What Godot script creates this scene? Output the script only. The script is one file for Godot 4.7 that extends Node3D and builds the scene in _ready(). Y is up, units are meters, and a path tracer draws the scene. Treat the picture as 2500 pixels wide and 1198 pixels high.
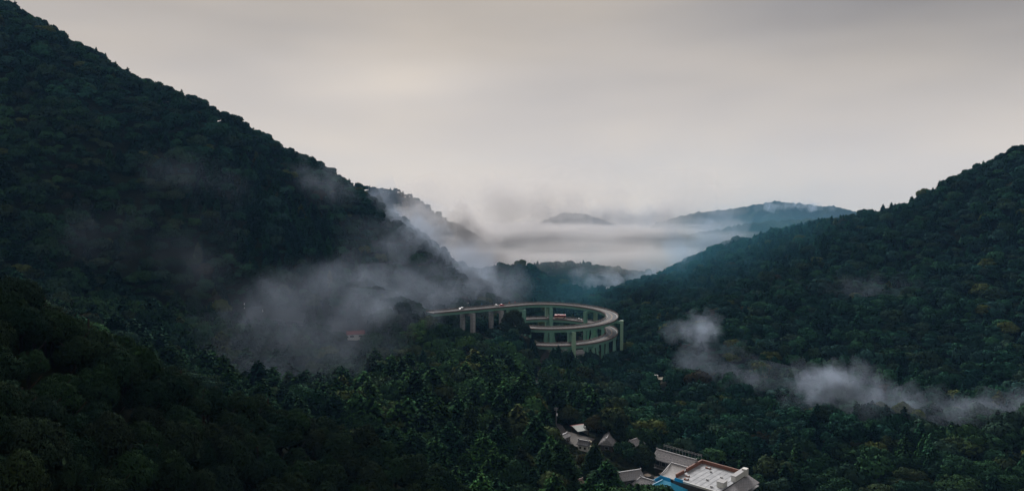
extends Node3D

# ---------------------------------------------------------------- setting data: ground points (x, z, height)
const GROUND_POINTS := [-507,-560,330,-404,-550,261,-357,-556,242,-327,-565,221,-285,-580,202,-249,-600,186,-225,-620,165,-194,-640,152,-167,-665,132,-134,-690,116,-112,-705,90,-86,-715,65,-60,-715,51,-30,-710,33,-4,-695,16,17,-690,3,-497,-700,245,-347,-696,157,-275,-720,117,-215,-760,80,-157,-805,47,-102,-845,5,-50,-855,-14,6,-835,-14,-362,-420,143,-248,-330,68,-306,-411,142,-223,-370,57,-271,-455,133,-181,-400,47,-213,-476,106,-127,-470,35,-147,-546,80,-80,-530,26,-92,-610,48,-36,-600,20,-218,-415,49,-182,-430,45,-152,-450,41,-73,-487,38,-61,-494,36,-101,-478,39,-151,-385,27,-124,-410,22,-95,-450,19,-130,-330,20,-97,-320,19,-82,-340,20,-109,-470,29,-172,-300,51,-173,-250,69,-69,-380,20,-38,-420,14,-30,-500,6,-12,-490,15,2,-520,22,10,-490,16,-41,-270,25,-51,-240,25,-18,-290,23,-12,-190,22,4,-220,21,15,-300,11,9,-190,22,28,-306,15,16,-430,6,45,-493,2,72,-520,-5,41,-560,-6,64,-590,1,32,-262,15,22,-475,-1,20,-316,15,33,-314,14,33,-290,14,20,-288,14,25,-275,14,22,-262,14,24,-243,13,60,-250,4,90,-255,3,85,-225,4,91,-430,-3,61,-400,-1,64,-350,1,109,-400,-1,107,-320,0,107,-270,0,139,-240,6,176,-230,10,55,-450,-2,232,-230,16,214,-830,39,270,-820,61,331,-790,76,371,-760,92,396,-720,99,426,-680,128,452,-660,147,483,-650,161,569,-640,206,254,-970,-14,371,-930,-9,436,-860,14,492,-800,62,609,-780,121,90,-480,2,112,-600,5,114,-700,5,136,-500,16,179,-660,27,219,-560,39,173,-440,13,320,-560,56,241,-420,17,374,-520,75,283,-390,23,240,-330,15,173,-300,10,140,-330,3,216,-375,3,212,-290,13,379,-380,37,-74,-82,95,-68,-90,93,-64,-100,89,-62,-108,85,-58,-120,81,-55,-128,73,-52,-135,68,-46,-142,62,-38,-150,59,-28,-158,50,-20,-163,43,-5,-170,32,-79,-137,61,-69,-155,55,-63,-175,47,-57,-190,34,-43,-205,25,-25,-218,9,-46,-60,79,-57,-75,84,-47,-80,70,-55,-95,76,-42,-105,60,-48,-120,62,-30,-140,45,0,-40,52,60,-120,25,140,-150,12,-120,-20,85,250,-120,40,-300,-150,110,300,-1000,-6,120,-900,-8,60,-800,-5,60,-1000,-5,130,-975,-2,190,-965,-1,-200,-1000,-14,700,-400,190,700,-800,150,-700,-800,180,-650,-350,260]
const GX0 := -700.0
const GZ0 := -20.0
const GSTEP := 7.0
const GNX := 201
const GNZ := 139
const RING := Vector2(39.0, -538.0)   # centre of the spiral, x and z
var heights := PackedFloat32Array()
var eye := Vector3(0, 116, 0)
var cam: Camera3D
var rng := RandomNumberGenerator.new()
var mats := {}
var keep_clear := []   # [x, z, radius] where no tree stands

func _ready():
	rng.seed = 7
	# ---- camera
	cam = Camera3D.new()
	cam.name = "camera"
	cam.position = eye
	cam.rotation_degrees = Vector3(-3.17, 0, 0)
	cam.fov = 39.46
	cam.near = 0.5
	cam.far = 9000.0
	add_child(cam)
	# ---- sky, haze, exposure
	var env := Environment.new()
	env.background_mode = Environment.BG_SKY
	env.sky = Sky.new()
	var pan := PanoramaSkyMaterial.new()
	pan.panorama = ImageTexture.create_from_image(sky_image())
	env.sky.sky_material = pan
	env.tonemap_mode = Environment.TONE_MAPPER_LINEAR
	env.tonemap_exposure = 1.2
	env.fog_enabled = true
	env.fog_density = 0.00005
	env.fog_light_color = Color(0.55, 0.78, 1.0)
	env.volumetric_fog_enabled = true
	env.volumetric_fog_density = 0.0
	env.sdfgi_enabled = true
	env.ssao_enabled = true
	env.ssil_enabled = true
	var we := WorldEnvironment.new()
	we.name = "environment"
	we.environment = env
	add_child(we)
	# ---- the veiled sun: a wide soft disc behind the overcast
	var sun := DirectionalLight3D.new()
	sun.name = "veiled_sun"
	sun.light_energy = 1.6
	sun.light_angular_distance = 28.0
	sun.light_color = Color(1.0, 0.985, 0.97)
	sun.shadow_enabled = true
	sun.rotation_degrees = Vector3(-28, 191, 0)
	add_child(sun)
	# ---- large structure, then objects, small things last
	build_ground()
	build_far_hills()
	clear_spots()
	build_bridge()
	build_buildings()
	build_vehicles()
	build_small_things()
	build_forest()
	build_mist()

# ---------------------------------------------------------------- sky
func sky_image() -> Image:
	var w := 768
	var h := 384
	var im := Image.create(w, h, false, Image.FORMAT_RGBAF)
	var n := FastNoiseLite.new()
	n.seed = 11
	n.frequency = 1.0
	n.fractal_octaves = 5
	n.fractal_gain = 0.5
	for j in h:
		var el := PI * (0.5 - (j + 0.5) / h)
		for i in w:
			var az := wrapf(TAU * (i + 0.5) / w, -PI, PI)      # 0 ahead of the camera
			var d := Vector3(sin(az) * cos(el), sin(el), -cos(az) * cos(el))
			# overcast: streaky cloud sheet seen from below
			var q := Vector3(d.x, maxf(d.y, 0.0) * 3.2, d.z)
			var c1 := n.get_noise_3d(q.x * 1.6, q.y * 2.4, q.z * 1.6)
			var c2 := n.get_noise_3d(q.x * 4.0 + 9.0, q.y * 9.0, q.z * 4.0)
			var up := clampf(el / (PI * 0.5), 0.0, 1.0)
			var lum := 0.545 + 0.05 * (1.0 - smoothstep(0.0, 0.09, up)) - 0.17 * smoothstep(0.04, 0.2, up) - 0.02 * smoothstep(0.2, 1.0, up)
			var side := smoothstep(0.1, 0.7, az) * (1.0 - smoothstep(1.6, 2.6, az)) * smoothstep(0.03, 0.2, up)
			lum *= 1.0 + 0.12 * c1 + 0.06 * c2 * smoothstep(0.04, 0.15, up) - 0.5 * side
			var warm := 0.06 + 0.03 * (1.0 - smoothstep(0.0, 0.12, up)) + 0.07 * c1 - 0.09 * side
			# the brighter gap where the sun stands behind the cloud
			var g := exp(-pow((az + 0.178) / 0.15, 2.0) - pow((el - 0.178) / 0.04, 2.0))
			lum += 0.12 * g
			warm += 0.06 * g
			im.set_pixel(i, j, Color(lum * (1.02 + warm * 0.6), lum * (0.952 + warm * 0.1), lum * (0.92 - warm * 0.75), 1.0))
	return im

# ---------------------------------------------------------------- helpers
func numbered(called: String) -> String:
	if not has_node(NodePath(called)):
		return called
	var k: int = mats.get("#" + called, 1)
	mats["#" + called] = k + 1
	return "%s_%03d" % [called, k]

func thing(called: String, label: String, category: String, at := Vector3.ZERO, turn := 0.0, group := "") -> Node3D:
	var o := Node3D.new()
	o.name = numbered(called)
	add_child(o)
	o.position = at
	o.rotation.y = turn
	o.set_meta("label", label)
	o.set_meta("category", category)
	if group != "":
		o.set_meta("group", group)
	return o

func part(called: String, mesh: Mesh, m: Material, parent: Node, xf := Transform3D()) -> MeshInstance3D:
	var o := MeshInstance3D.new()
	o.name = called
	o.mesh = mesh
	o.material_override = m
	o.transform = xf
	parent.add_child(o, true)
	return o

func structure(called: String, mesh: Mesh, m: Material) -> MeshInstance3D:
	var o := part(called, mesh, m, self)
	o.set_meta("kind", "structure")
	return o

func lin(r: float, g: float, b: float) -> Color:
	return Color(r, g, b).linear_to_srgb()

func mat(key: String, c: Color, rough := 0.85, spec := 0.3, metal := 0.0) -> StandardMaterial3D:
	if mats.has(key):
		return mats[key]
	var m := StandardMaterial3D.new()
	m.resource_name = key
	m.albedo_color = c
	m.roughness = rough
	m.metallic_specular = spec
	m.metallic = metal
	m.vertex_color_use_as_albedo = true
	mats[key] = m
	return m

func noise_mat(key: String, dark: Color, light: Color, scale: float, rough := 0.85, spec := 0.3, bump := 0.0) -> StandardMaterial3D:
	if mats.has(key):
		return mats[key]
	var m := mat(key, Color.WHITE, rough, spec)
	var nz := FastNoiseLite.new()
	nz.seed = key.hash() % 1000
	nz.frequency = 0.02
	nz.fractal_octaves = 5
	nz.fractal_gain = 0.6
	var t := NoiseTexture2D.new()
	t.width = 256
	t.height = 256
	t.seamless = true
	t.noise = nz
	var g := Gradient.new()
	g.set_color(0, dark)
	g.set_color(1, light)
	g.offsets = PackedFloat32Array([0.25, 0.75])
	t.color_ramp = g
	m.albedo_texture = t
	m.uv1_triplanar = true
	m.uv1_world_triplanar = true
	m.uv1_scale = Vector3.ONE * scale
	if bump > 0.0:
		m.heightmap_enabled = true
		m.heightmap_scale = bump
		m.heightmap_texture = t
	return m

func tri_mesh(v: PackedVector3Array, n: PackedVector3Array, idx: PackedInt32Array, c := PackedColorArray()) -> ArrayMesh:
	var a := []
	a.resize(Mesh.ARRAY_MAX)
	a[Mesh.ARRAY_VERTEX] = v
	a[Mesh.ARRAY_NORMAL] = n
	if c.size():
		a[Mesh.ARRAY_COLOR] = c
	a[Mesh.ARRAY_INDEX] = idx
	var m := ArrayMesh.new()
	m.add_surface_from_arrays(Mesh.PRIMITIVE_TRIANGLES, a)
	return m

# flat faces from polygons: each face is an array of Vector3 in clockwise order seen from outside
func faces_mesh(faces: Array) -> ArrayMesh:
	var v := PackedVector3Array()
	var n := PackedVector3Array()
	var idx := PackedInt32Array()
	for f in faces:
		var nn: Vector3 = -((f[1] - f[0]) as Vector3).cross(f[2] - f[0]).normalized()
		var b := v.size()
		for p in f:
			v.append(p)
			n.append(nn)
		for k in range(1, f.size() - 1):
			idx.append_array([b, b + k, b + k + 1])
	return tri_mesh(v, n, idx)

# box between corners in a frame given by origin o and axes x, y, z (half sizes already in the vectors)
func box_faces(c: Vector3, x: Vector3, y: Vector3, z: Vector3) -> Array:
	var p := []
	for k in 8:
		p.append(c + x * (1 if k & 1 else -1) + y * (1 if k & 2 else -1) + z * (1 if k & 4 else -1))
	var out := [[p[4], p[6], p[7], p[5]], [p[1], p[3], p[2], p[0]], [p[5], p[7], p[3], p[1]], [p[0], p[2], p[6], p[4]], [p[6], p[2], p[3], p[7]], [p[0], p[4], p[5], p[1]]]
	return out

func bx(x: float, y: float, z: float, sx: float, sy: float, sz: float) -> Array:
	return box_faces(Vector3(x, y, z), Vector3(sx * 0.5, 0, 0), Vector3(0, sy * 0.5, 0), Vector3(0, 0, sz * 0.5))

func bar(a: Vector3, b: Vector3, w: float, d: float) -> Array:
	var y := (b - a) * 0.5
	var side := y.normalized().cross(Vector3(0, 1, 0) if absf(y.normalized().y) < 0.9 else Vector3(0, 0, 1)).normalized()
	var fw := side.cross(y.normalized())
	return box_faces((a + b) * 0.5, side * w * 0.5, y, fw * d * 0.5)

# ---------------------------------------------------------------- ground
func build_ground():
	var n := GROUND_POINTS.size() / 3
	var px := PackedFloat64Array()
	var pz := PackedFloat64Array()
	for i in n:
		px.append(GROUND_POINTS[i * 3] * 0.01)
		pz.append(GROUND_POINTS[i * 3 + 1] * 0.01)
	var size := n + 3
	var rows := []
	for i in size:
		var r := PackedFloat64Array()
		r.resize(size + 1)
		if i < n:
			for j in n:
				var dx := px[i] - px[j]
				var dz := pz[i] - pz[j]
				var d2 := dx * dx + dz * dz
				r[j] = 0.5 * d2 * log(d2) if d2 > 1e-12 else 0.0
			r[i] += 0.03
			r[n] = 1.0
			r[n + 1] = px[i]
			r[n + 2] = pz[i]
			r[size] = GROUND_POINTS[i * 3 + 2]
		else:
			for j in n:
				r[j] = 1.0 if i == n else (px[j] if i == n + 1 else pz[j])
		rows.append(r)
	for k in size:
		var best := k
		for i in range(k + 1, size):
			if absf(rows[i][k]) > absf(rows[best][k]):
				best = i
		if best != k:
			var t = rows[k]
			rows[k] = rows[best]
			rows[best] = t
		var pr: PackedFloat64Array = rows[k]
		for i in range(k + 1, size):
			var ri: PackedFloat64Array = rows[i]
			var f := ri[k] / pr[k]
			if f == 0.0:
				continue
			for j in range(k, size + 1):
				ri[j] -= f * pr[j]
			rows[i] = ri
	var w := PackedFloat64Array()
	w.resize(size)
	for k in range(size - 1, -1, -1):
		var s: float = rows[k][size]
		for j in range(k + 1, size):
			s -= rows[k][j] * w[j]
		w[k] = s / rows[k][k]
	heights.resize(GNX * GNZ)
	var rough := FastNoiseLite.new()
	rough.seed = 3
	rough.frequency = 0.02
	rough.fractal_octaves = 3
	for j in GNZ:
		var z := (GZ0 - j * GSTEP)
		for i in GNX:
			var x := GX0 + i * GSTEP
			var h := w[n] + w[n + 1] * x * 0.01 + w[n + 2] * z * 0.01
			for k in n:
				var dx := x * 0.01 - px[k]
				var dz := z * 0.01 - pz[k]
				var d2 := dx * dx + dz * dz
				if d2 > 1e-12:
					h += w[k] * 0.5 * d2 * log(d2)
			var flat := 0.15 if Vector2(x, z).distance_to(RING) < 60.0 or Vector2(x, z).distance_to(Vector2(75, -265)) < 60.0 else 1.0
			heights[j * GNX + i] = h + rough.get_noise_2d(x, z) * 5.0 * flat
	# one sheet: the modelled valley, and round it a wide coarse apron that reaches the horizon
	var v := PackedVector3Array()
	var nn := PackedVector3Array()
	var idx := PackedInt32Array()
	for j in GNZ:
		for i in GNX:
			var x := GX0 + i * GSTEP
			var z := GZ0 - j * GSTEP
			v.append(Vector3(x, heights[j * GNX + i], z))
			var e := 7.0
			nn.append(Vector3(ground(x - e, z) - ground(x + e, z), 2.0 * e, ground(x, z - e) - ground(x, z + e)).normalized())
	for j in GNZ - 1:
		for i in GNX - 1:
			var a := j * GNX + i
			idx.append_array([a, a + GNX, a + 1, a + 1, a + GNX, a + GNX + 1])
	var soil := noise_mat("forest_floor", lin(0.010, 0.015, 0.007), lin(0.024, 0.028, 0.015), 0.08, 0.95, 0.1)
	structure("hillside_terrain", tri_mesh(v, nn, idx), soil)
	var apron := faces_mesh([[Vector3(-2400, -26, -3700), Vector3(2400, -26, -3700), Vector3(2400, -26, 400), Vector3(-2400, -26, 400)]])
	structure("valley_floor", apron, soil)

func ground(x: float, z: float) -> float:
	var u := clampf((x - GX0) / GSTEP, 0.0, GNX - 1.001)
	var w := clampf((GZ0 - z) / GSTEP, 0.0, GNZ - 1.001)
	var i := int(u)
	var j := int(w)
	u -= i
	w -= j
	var a := j * GNX + i
	return lerpf(lerpf(heights[a], heights[a + 1], u), lerpf(heights[a + GNX], heights[a + GNX + 1], u), w)

# far ridges: a crest line with slopes on both sides, roughened by noise
func ridge(called: String, crest: Array, foot: float, slope: float, seed_: int, m: Material):
	var nz := FastNoiseLite.new()
	nz.seed = seed_
	nz.frequency = 0.004
	nz.fractal_octaves = 6
	nz.fractal_gain = 0.55
	var curve := Curve3D.new()
	for p in crest:
		curve.add_point(p)
	var length := curve.get_baked_length()
	var na := int(clampf(length / 9.0, 60, 200))
	var nc := 46
	var v := PackedVector3Array()
	var idx := PackedInt32Array()
	for i in na + 1:
		var p := curve.sample_baked(length * i / na)
		var q := curve.sample_baked(minf(length * i / na + 5.0, length)) - curve.sample_baked(maxf(length * i / na - 5.0, 0.0))
		var across := Vector3(-q.z, 0, q.x).normalized()
		if across.z < 0.0:
			across = -across
		for j in nc + 1:
			var t := (j / float(nc)) * 2.0 - 1.0
			var reach := (p.y - foot) / slope
			var o := p + across * t * reach
			var down := absf(t)
			o.y = foot + (p.y - foot) * (1.0 - pow(down, 1.15))
			o.y += nz.get_noise_2d(o.x, o.z) * (p.y - foot) * 0.5 * smoothstep(0.03, 0.4, down) + nz.get_noise_2d(o.x * 9.0, o.z * 9.0) * 9.0 + nz.get_noise_2d(o.z * 30.0, o.x * 30.0) * 5.0
			v.append(o)
	for i in na:
		for j in nc:
			var a := i * (nc + 1) + j
			idx.append_array([a, a + 1, a + nc + 1, a + 1, a + nc + 2, a + nc + 1])
	var st := SurfaceTool.new()
	st.begin(Mesh.PRIMITIVE_TRIANGLES)
	for p in v:
		st.add_vertex(p)
	for k in range(0, idx.size(), 3):
		st.add_index(idx[k])
		st.add_index(idx[k + 2])
		st.add_index(idx[k + 1])
	st.generate_normals()
	structure(called, st.commit(), m)
	return v

func build_far_hills():
	var far_m := noise_mat("far_woods", lin(0.016, 0.028, 0.018), lin(0.04, 0.055, 0.03), 0.02, 0.95, 0.05)
	ridge("far_mountain", [Vector3(555, 55, -2650), Vector3(684, 95, -2600), Vector3(793, 106, -2600), Vector3(902, 121, -2600), Vector3(1010, 140, -2600), Vector3(1103, 129, -2600), Vector3(1181, 121, -2600), Vector3(1236, 120, -2600), Vector3(1331, 95, -2650), Vector3(1616, 54, -2700), Vector3(2021, 30, -2700)], -30, 0.5, 21, far_m)
	ridge("middle_ridge", [Vector3(335, 15, -1800), Vector3(432, 37, -1800), Vector3(528, 56, -1800), Vector3(631, 71, -1850), Vector3(739, 78, -1900), Vector3(853, 87, -1900), Vector3(967, 72, -1900), Vector3(1195, 55, -1900)], -30, 0.45, 22, far_m)
	ridge("distant_hilltop", [Vector3(-96, -69, -3200), Vector3(96, 23, -3200), Vector3(182, 69, -3200), Vector3(249, 92, -3200), Vector3(335, 88, -3200), Vector3(421, 61, -3200), Vector3(556, 8, -3200), Vector3(748, -69, -3200)], -30, 0.4, 23, far_m)
	for r in [ridge("shoulder_ridge", [Vector3(-421, 122, -1500), Vector3(-349, 149, -1500), Vector3(-287, 150, -1500), Vector3(-255, 145, -1500), Vector3(-224, 133, -1500), Vector3(-188, 111, -1500), Vector3(-148, 86, -1500), Vector3(-103, 59, -1500), Vector3(-54, 28, -1500)], -30, 0.7, 24, far_m),
			ridge("inner_hill", [Vector3(-67, 14, -860), Vector3(-26, 29, -870), Vector3(0, 33, -870), Vector3(26, 26, -870), Vector3(52, 13, -870), Vector3(75, 4, -860), Vector3(97, -8, -850)], -26, 0.6, 25, far_m),
			ridge("valley_hill", [Vector3(-30, 8, -1010), Vector3(35, 20, -1010), Vector3(90, 22, -1020), Vector3(140, 14, -1030), Vector3(190, 6, -1030), Vector3(260, -14, -1010)], -28, 0.45, 26, far_m)]:
		far_points.append_array(r)

var far_points := PackedVector3Array()

# ---------------------------------------------------------------- trees
# lobes: [centre, half size]; leaves are small bent rhombs spread over the lobes
func crown_mesh(lobes: Array, count: int, leaf: float, seed_: int, droop := 0.0) -> ArrayMesh:
	var r := RandomNumberGenerator.new()
	r.seed = seed_
	var v := PackedVector3Array()
	var n := PackedVector3Array()
	var c := PackedColorArray()
	var idx := PackedInt32Array()
	var area := []
	var total := 0.0
	for l in lobes:
		total += (l[1] as Vector3).length_squared()
		area.append(total)
	var tones := []
	for l in lobes:
		var t := r.randf_range(0.72, 1.3)
		tones.append(Color(t * r.randf_range(0.85, 1.2), t, t * r.randf_range(0.8, 1.15)))
	# twig mass inside every lobe
	for k in lobes.size():
		var b := v.size()
		var s: Vector3 = lobes[k][1] * 0.78
		for a in 4:
			for q in 6:
				var el := -1.2 + 2.55 * a / 3.0
				var az := TAU * (q + 0.5 * (a % 2)) / 6.0
				var d := Vector3(cos(az) * cos(el), sin(el), sin(az) * cos(el))
				v.append(lobes[k][0] + d * s * r.randf_range(0.85, 1.1))
				n.append(d)
				c.append(tones[k])
		for a in 3:
			for q in 6:
				var e0 := b + a * 6 + q
				var e1 := b + a * 6 + (q + 1) % 6
				idx.append_array([e0, e0 + 6, e1, e1, e0 + 6, e1 + 6])
		idx.append_array([b + 18, b + 20, b + 19, b + 18, b + 21, b + 20, b + 18, b + 22, b + 21, b + 18, b + 23, b + 22])
	var made := 0
	var tries := 0
	while made < count and tries < count * 4:
		tries += 1
		var pick := r.randf() * total
		var k := 0
		while area[k] < pick:
			k += 1
		var d := Vector3(r.randfn(), r.randfn() + 0.35, r.randfn()).normalized()
		if d.y < -0.55:
			continue
		var s: Vector3 = lobes[k][1]
		var p: Vector3 = lobes[k][0] + d * s * r.randf_range(0.82, 1.14)
		var buried := false
		for j in range(maxi(0, k - 5), mini(lobes.size(), k + 6)):
			if j != k and ((p - lobes[j][0]) / lobes[j][1]).length_squared() < 0.6:
				buried = true
				break
		if buried:
			continue
		made += 1
		var face := (d + Vector3(r.randfn(), r.randfn(), r.randfn()) * 0.45).normalized()
		var t := face.cross(Vector3(r.randfn(), r.randfn() * 0.4, r.randfn())).normalized()
		if droop > 0.0:
			t = (Vector3(d.x, -droop, d.z) + t * 0.4).normalized()
		var bt := face.cross(t).normalized()
		var size := leaf * r.randf_range(0.6, 1.35)
		var bend := face * size * 0.25
		var b := v.size()
		v.append(p - t * size)
		v.append(p + bt * size * 0.55 + bend)
		v.append(p + t * size)
		v.append(p - bt * size * 0.55 + bend)
		var sn := (d * 0.9 + face).normalized()
		var tone: Color = tones[k] * r.randf_range(0.72, 1.32)
		for q in 4:
			n.append(sn)
			c.append(tone)
		idx.append_array([b, b + 1, b + 2, b, b + 2, b + 3])
	return tri_mesh(v, n, idx, c)

func broad_lobes(seed_: int, many: int, flat: float) -> Array:
	var r := RandomNumberGenerator.new()
	r.seed = seed_
	var out := []
	for k in many:
		var a := r.randf() * TAU
		var q := sqrt(r.randf()) * 0.82
		var y := sqrt(maxf(0.0, 1.0 - q * q)) * r.randf_range(0.35, 1.0) * 0.85 * flat
		var s := r.randf_range(0.22, 0.42)
		out.append([Vector3(cos(a) * q, y, sin(a) * q), Vector3(s, s * r.randf_range(0.6, 0.85) * flat, s)])
	return out

func spread_lobes(seed_: int, many: int) -> Array:
	# flat shelves of foliage, one above another
	var r := RandomNumberGenerator.new()
	r.seed = seed_
	var out := []
	for k in many:
		var f := k / float(many)
		var a := r.randf() * TAU
		var q := sqrt(r.randf()) * lerpf(0.95, 0.35, f)
		var s := r.randf_range(0.25, 0.42)
		out.append([Vector3(cos(a) * q, f * 0.75 - q * 0.12, sin(a) * q), Vector3(s, s * 0.26, s * r.randf_range(0.7, 1.0))])
	return out

func cone_lobes(seed_: int, tiers: int, wide: float) -> Array:
	# height 1, radius wide: drooping clumps in whorls
	var r := RandomNumberGenerator.new()
	r.seed = seed_
	var out := []
	var a := 0.0
	for k in tiers:
		var f := k / float(tiers - 1)
		var rad := wide * pow(1.0 - f, 0.75) + 0.012
		var many := 1 if f > 0.94 else int(lerpf(7.0, 3.0, f))
		for j in many:
			a += TAU / many + r.randf_range(-0.4, 0.4)
			var q := rad * r.randf_range(0.55, 0.95)
			var s := rad * r.randf_range(0.42, 0.6) + 0.018
			out.append([Vector3(cos(a) * q, 0.12 + f * 0.86 - q * 0.25, sin(a) * q), Vector3(s, s * 0.95 + 0.012, s)])
	return out

func trunk_mesh(h: float, r0: float, r1: float, limbs: int, seed_: int) -> ArrayMesh:
	var r := RandomNumberGenerator.new()
	r.seed = seed_
	var st := SurfaceTool.new()
	st.begin(Mesh.PRIMITIVE_TRIANGLES)
	var sticks := [[Vector3(0, -1.5, 0), Vector3(0, h, 0), r0, r1]]
	for k in limbs:
		var a := TAU * k / limbs + r.randf()
		var y := h * r.randf_range(0.45, 0.85)
		sticks.append([Vector3(0, y, 0), Vector3(cos(a) * h * 0.35, y + h * 0.3, sin(a) * h * 0.35), r1 * 0.8, r1 * 0.3])
	for s in sticks:
		var d: Vector3 = (s[1] - s[0]).normalized()
		var u := d.cross(Vector3(0.3, 0.1, 1)).normalized()
		var w := d.cross(u)
		for k in 6:
			var a0 := TAU * k / 6.0
			var a1 := TAU * (k + 1) / 6.0
			var e0: Vector3 = u * cos(a0) + w * sin(a0)
			var e1: Vector3 = u * cos(a1) + w * sin(a1)
			for q in [[s[0] + e0 * s[2], e0], [s[0] + e1 * s[2], e1], [s[1] + e1 * s[3], e1], [s[0] + e0 * s[2], e0], [s[1] + e1 * s[3], e1], [s[1] + e0 * s[3], e0]]:
				st.set_normal(q[1])
				st.add_vertex(q[0])
	return st.commit()

func project(p: Vector3) -> Vector3:
	# x, y in units of the half frame, z the distance ahead; used only to leave out what no camera near here could see
	var q := cam.transform.affine_inverse() * p
	var d := maxf(-q.z, 0.01)
	var t := tan(deg_to_rad(cam.fov * 0.5))
	return Vector3(q.x / d / (t * 2.09), q.y / d / t, -q.z)

func hidden(p: Vector3, over: float) -> bool:
	for k in range(3, 30):
		var q := eye.lerp(p, k / 31.0)
		if q.y < ground(q.x, q.z) + over:
			return true
	return false

func is_clear(x: float, z: float) -> bool:
	for k in keep_clear:
		var dx: float = x - k[0]
		var dz: float = z - k[1]
		if dx * dx + dz * dz < k[2] * k[2]:
			return true
	return false

# single trees that stand out: kind, x, z, height of the top above ground, crown radius, leaf colour, label
func special_trees() -> Array:
	return [
		["conifer_tree", -16.5, -262.0, 23.0, 5.2, Color(0.026, 0.048, 0.022), "tall yellowish green conifer in front of the central stand, the largest of them"],
		["conifer_tree", -3.0, -258.0, 21.0, 4.6, Color(0.022, 0.042, 0.022), "tall dark conifer just right of the largest central conifer"],
		["conifer_tree", 3.5, -232.0, 17.0, 4.4, Color(0.016, 0.032, 0.018), "dark pointed conifer at the lower right edge of the central stand"],
		["conifer_tree", -62.0, -372.0, 17.0, 4.0, Color(0.022, 0.042, 0.026), "single conifer standing where the mist meets the central stand"],
		["conifer_tree", 31.0, -252.0, 15.0, 4.6, Color(0.020, 0.042, 0.018), "broad dark conifer rising between the brown hut and the garden house"],
		["conifer_tree", 46.0, -293.0, 15.0, 3.8, Color(0.016, 0.034, 0.020), "tall dark conifer standing behind the steep tiled hall roof"],
		["broadleaf_tree", 52.5, -272.0, 10.0, 6.2, Color(0.026, 0.042, 0.024), "dome shaped dark tree in front of the long tiled wing"],
		["broadleaf_tree", 38.0, -303.0, 8.5, 5.4, Color(0.042, 0.040, 0.016), "olive brown round tree to the right of the open shed"],
		["broadleaf_tree", 27.0, -318.0, 9.0, 5.0, Color(0.040, 0.062, 0.024), "light green tree behind the open shed and yard"],
		["broadleaf_tree", 18.5, -246.0, 8.5, 4.6, Color(0.024, 0.056, 0.018), "bright green bushy tree left of the narrow brown hut"],
		["broadleaf_tree", 28.5, -260.0, 6.5, 3.8, Color(0.046, 0.040, 0.015), "yellow brown autumn tree below the dark roofed hut"],
		["broadleaf_tree", 18.0, -272.0, 7.5, 4.2, Color(0.030, 0.036, 0.020), "olive green tree between the yard and the brown plank cabin"],
		["spreading_tree", 62.0, -372.0, 12.0, 4.2, Color(0.085, 0.105, 0.040), "pale yellow green tree alone among dark crowns below the cream house"],
		["broadleaf_tree", 36.5, -250.0, 6.5, 2.8, Color(0.055, 0.080, 0.022), "small yellow green tree beside the broad dark conifer"],
		["broadleaf_tree", 0.0, -513.0, 18.0, 8.5, Color(0.024, 0.036, 0.020), "large round tree hiding the left end of the spiral bridge"],
		["broadleaf_tree", 8.0, -498.0, 14.0, 6.5, Color(0.018, 0.036, 0.026), "large dark tree in front of the left half of the lower turn"],
		["broadleaf_tree", -14.0, -506.0, 12.0, 6.0, Color(0.020, 0.042, 0.028), "blue green tree below the viaduct between its piers and the spiral"],
		["conifer_tree", 84.3, -243.5, 7.0, 2.0, Color(0.016, 0.034, 0.018), "small dark tree poking up in front of the white flat roof"],
	]

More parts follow.
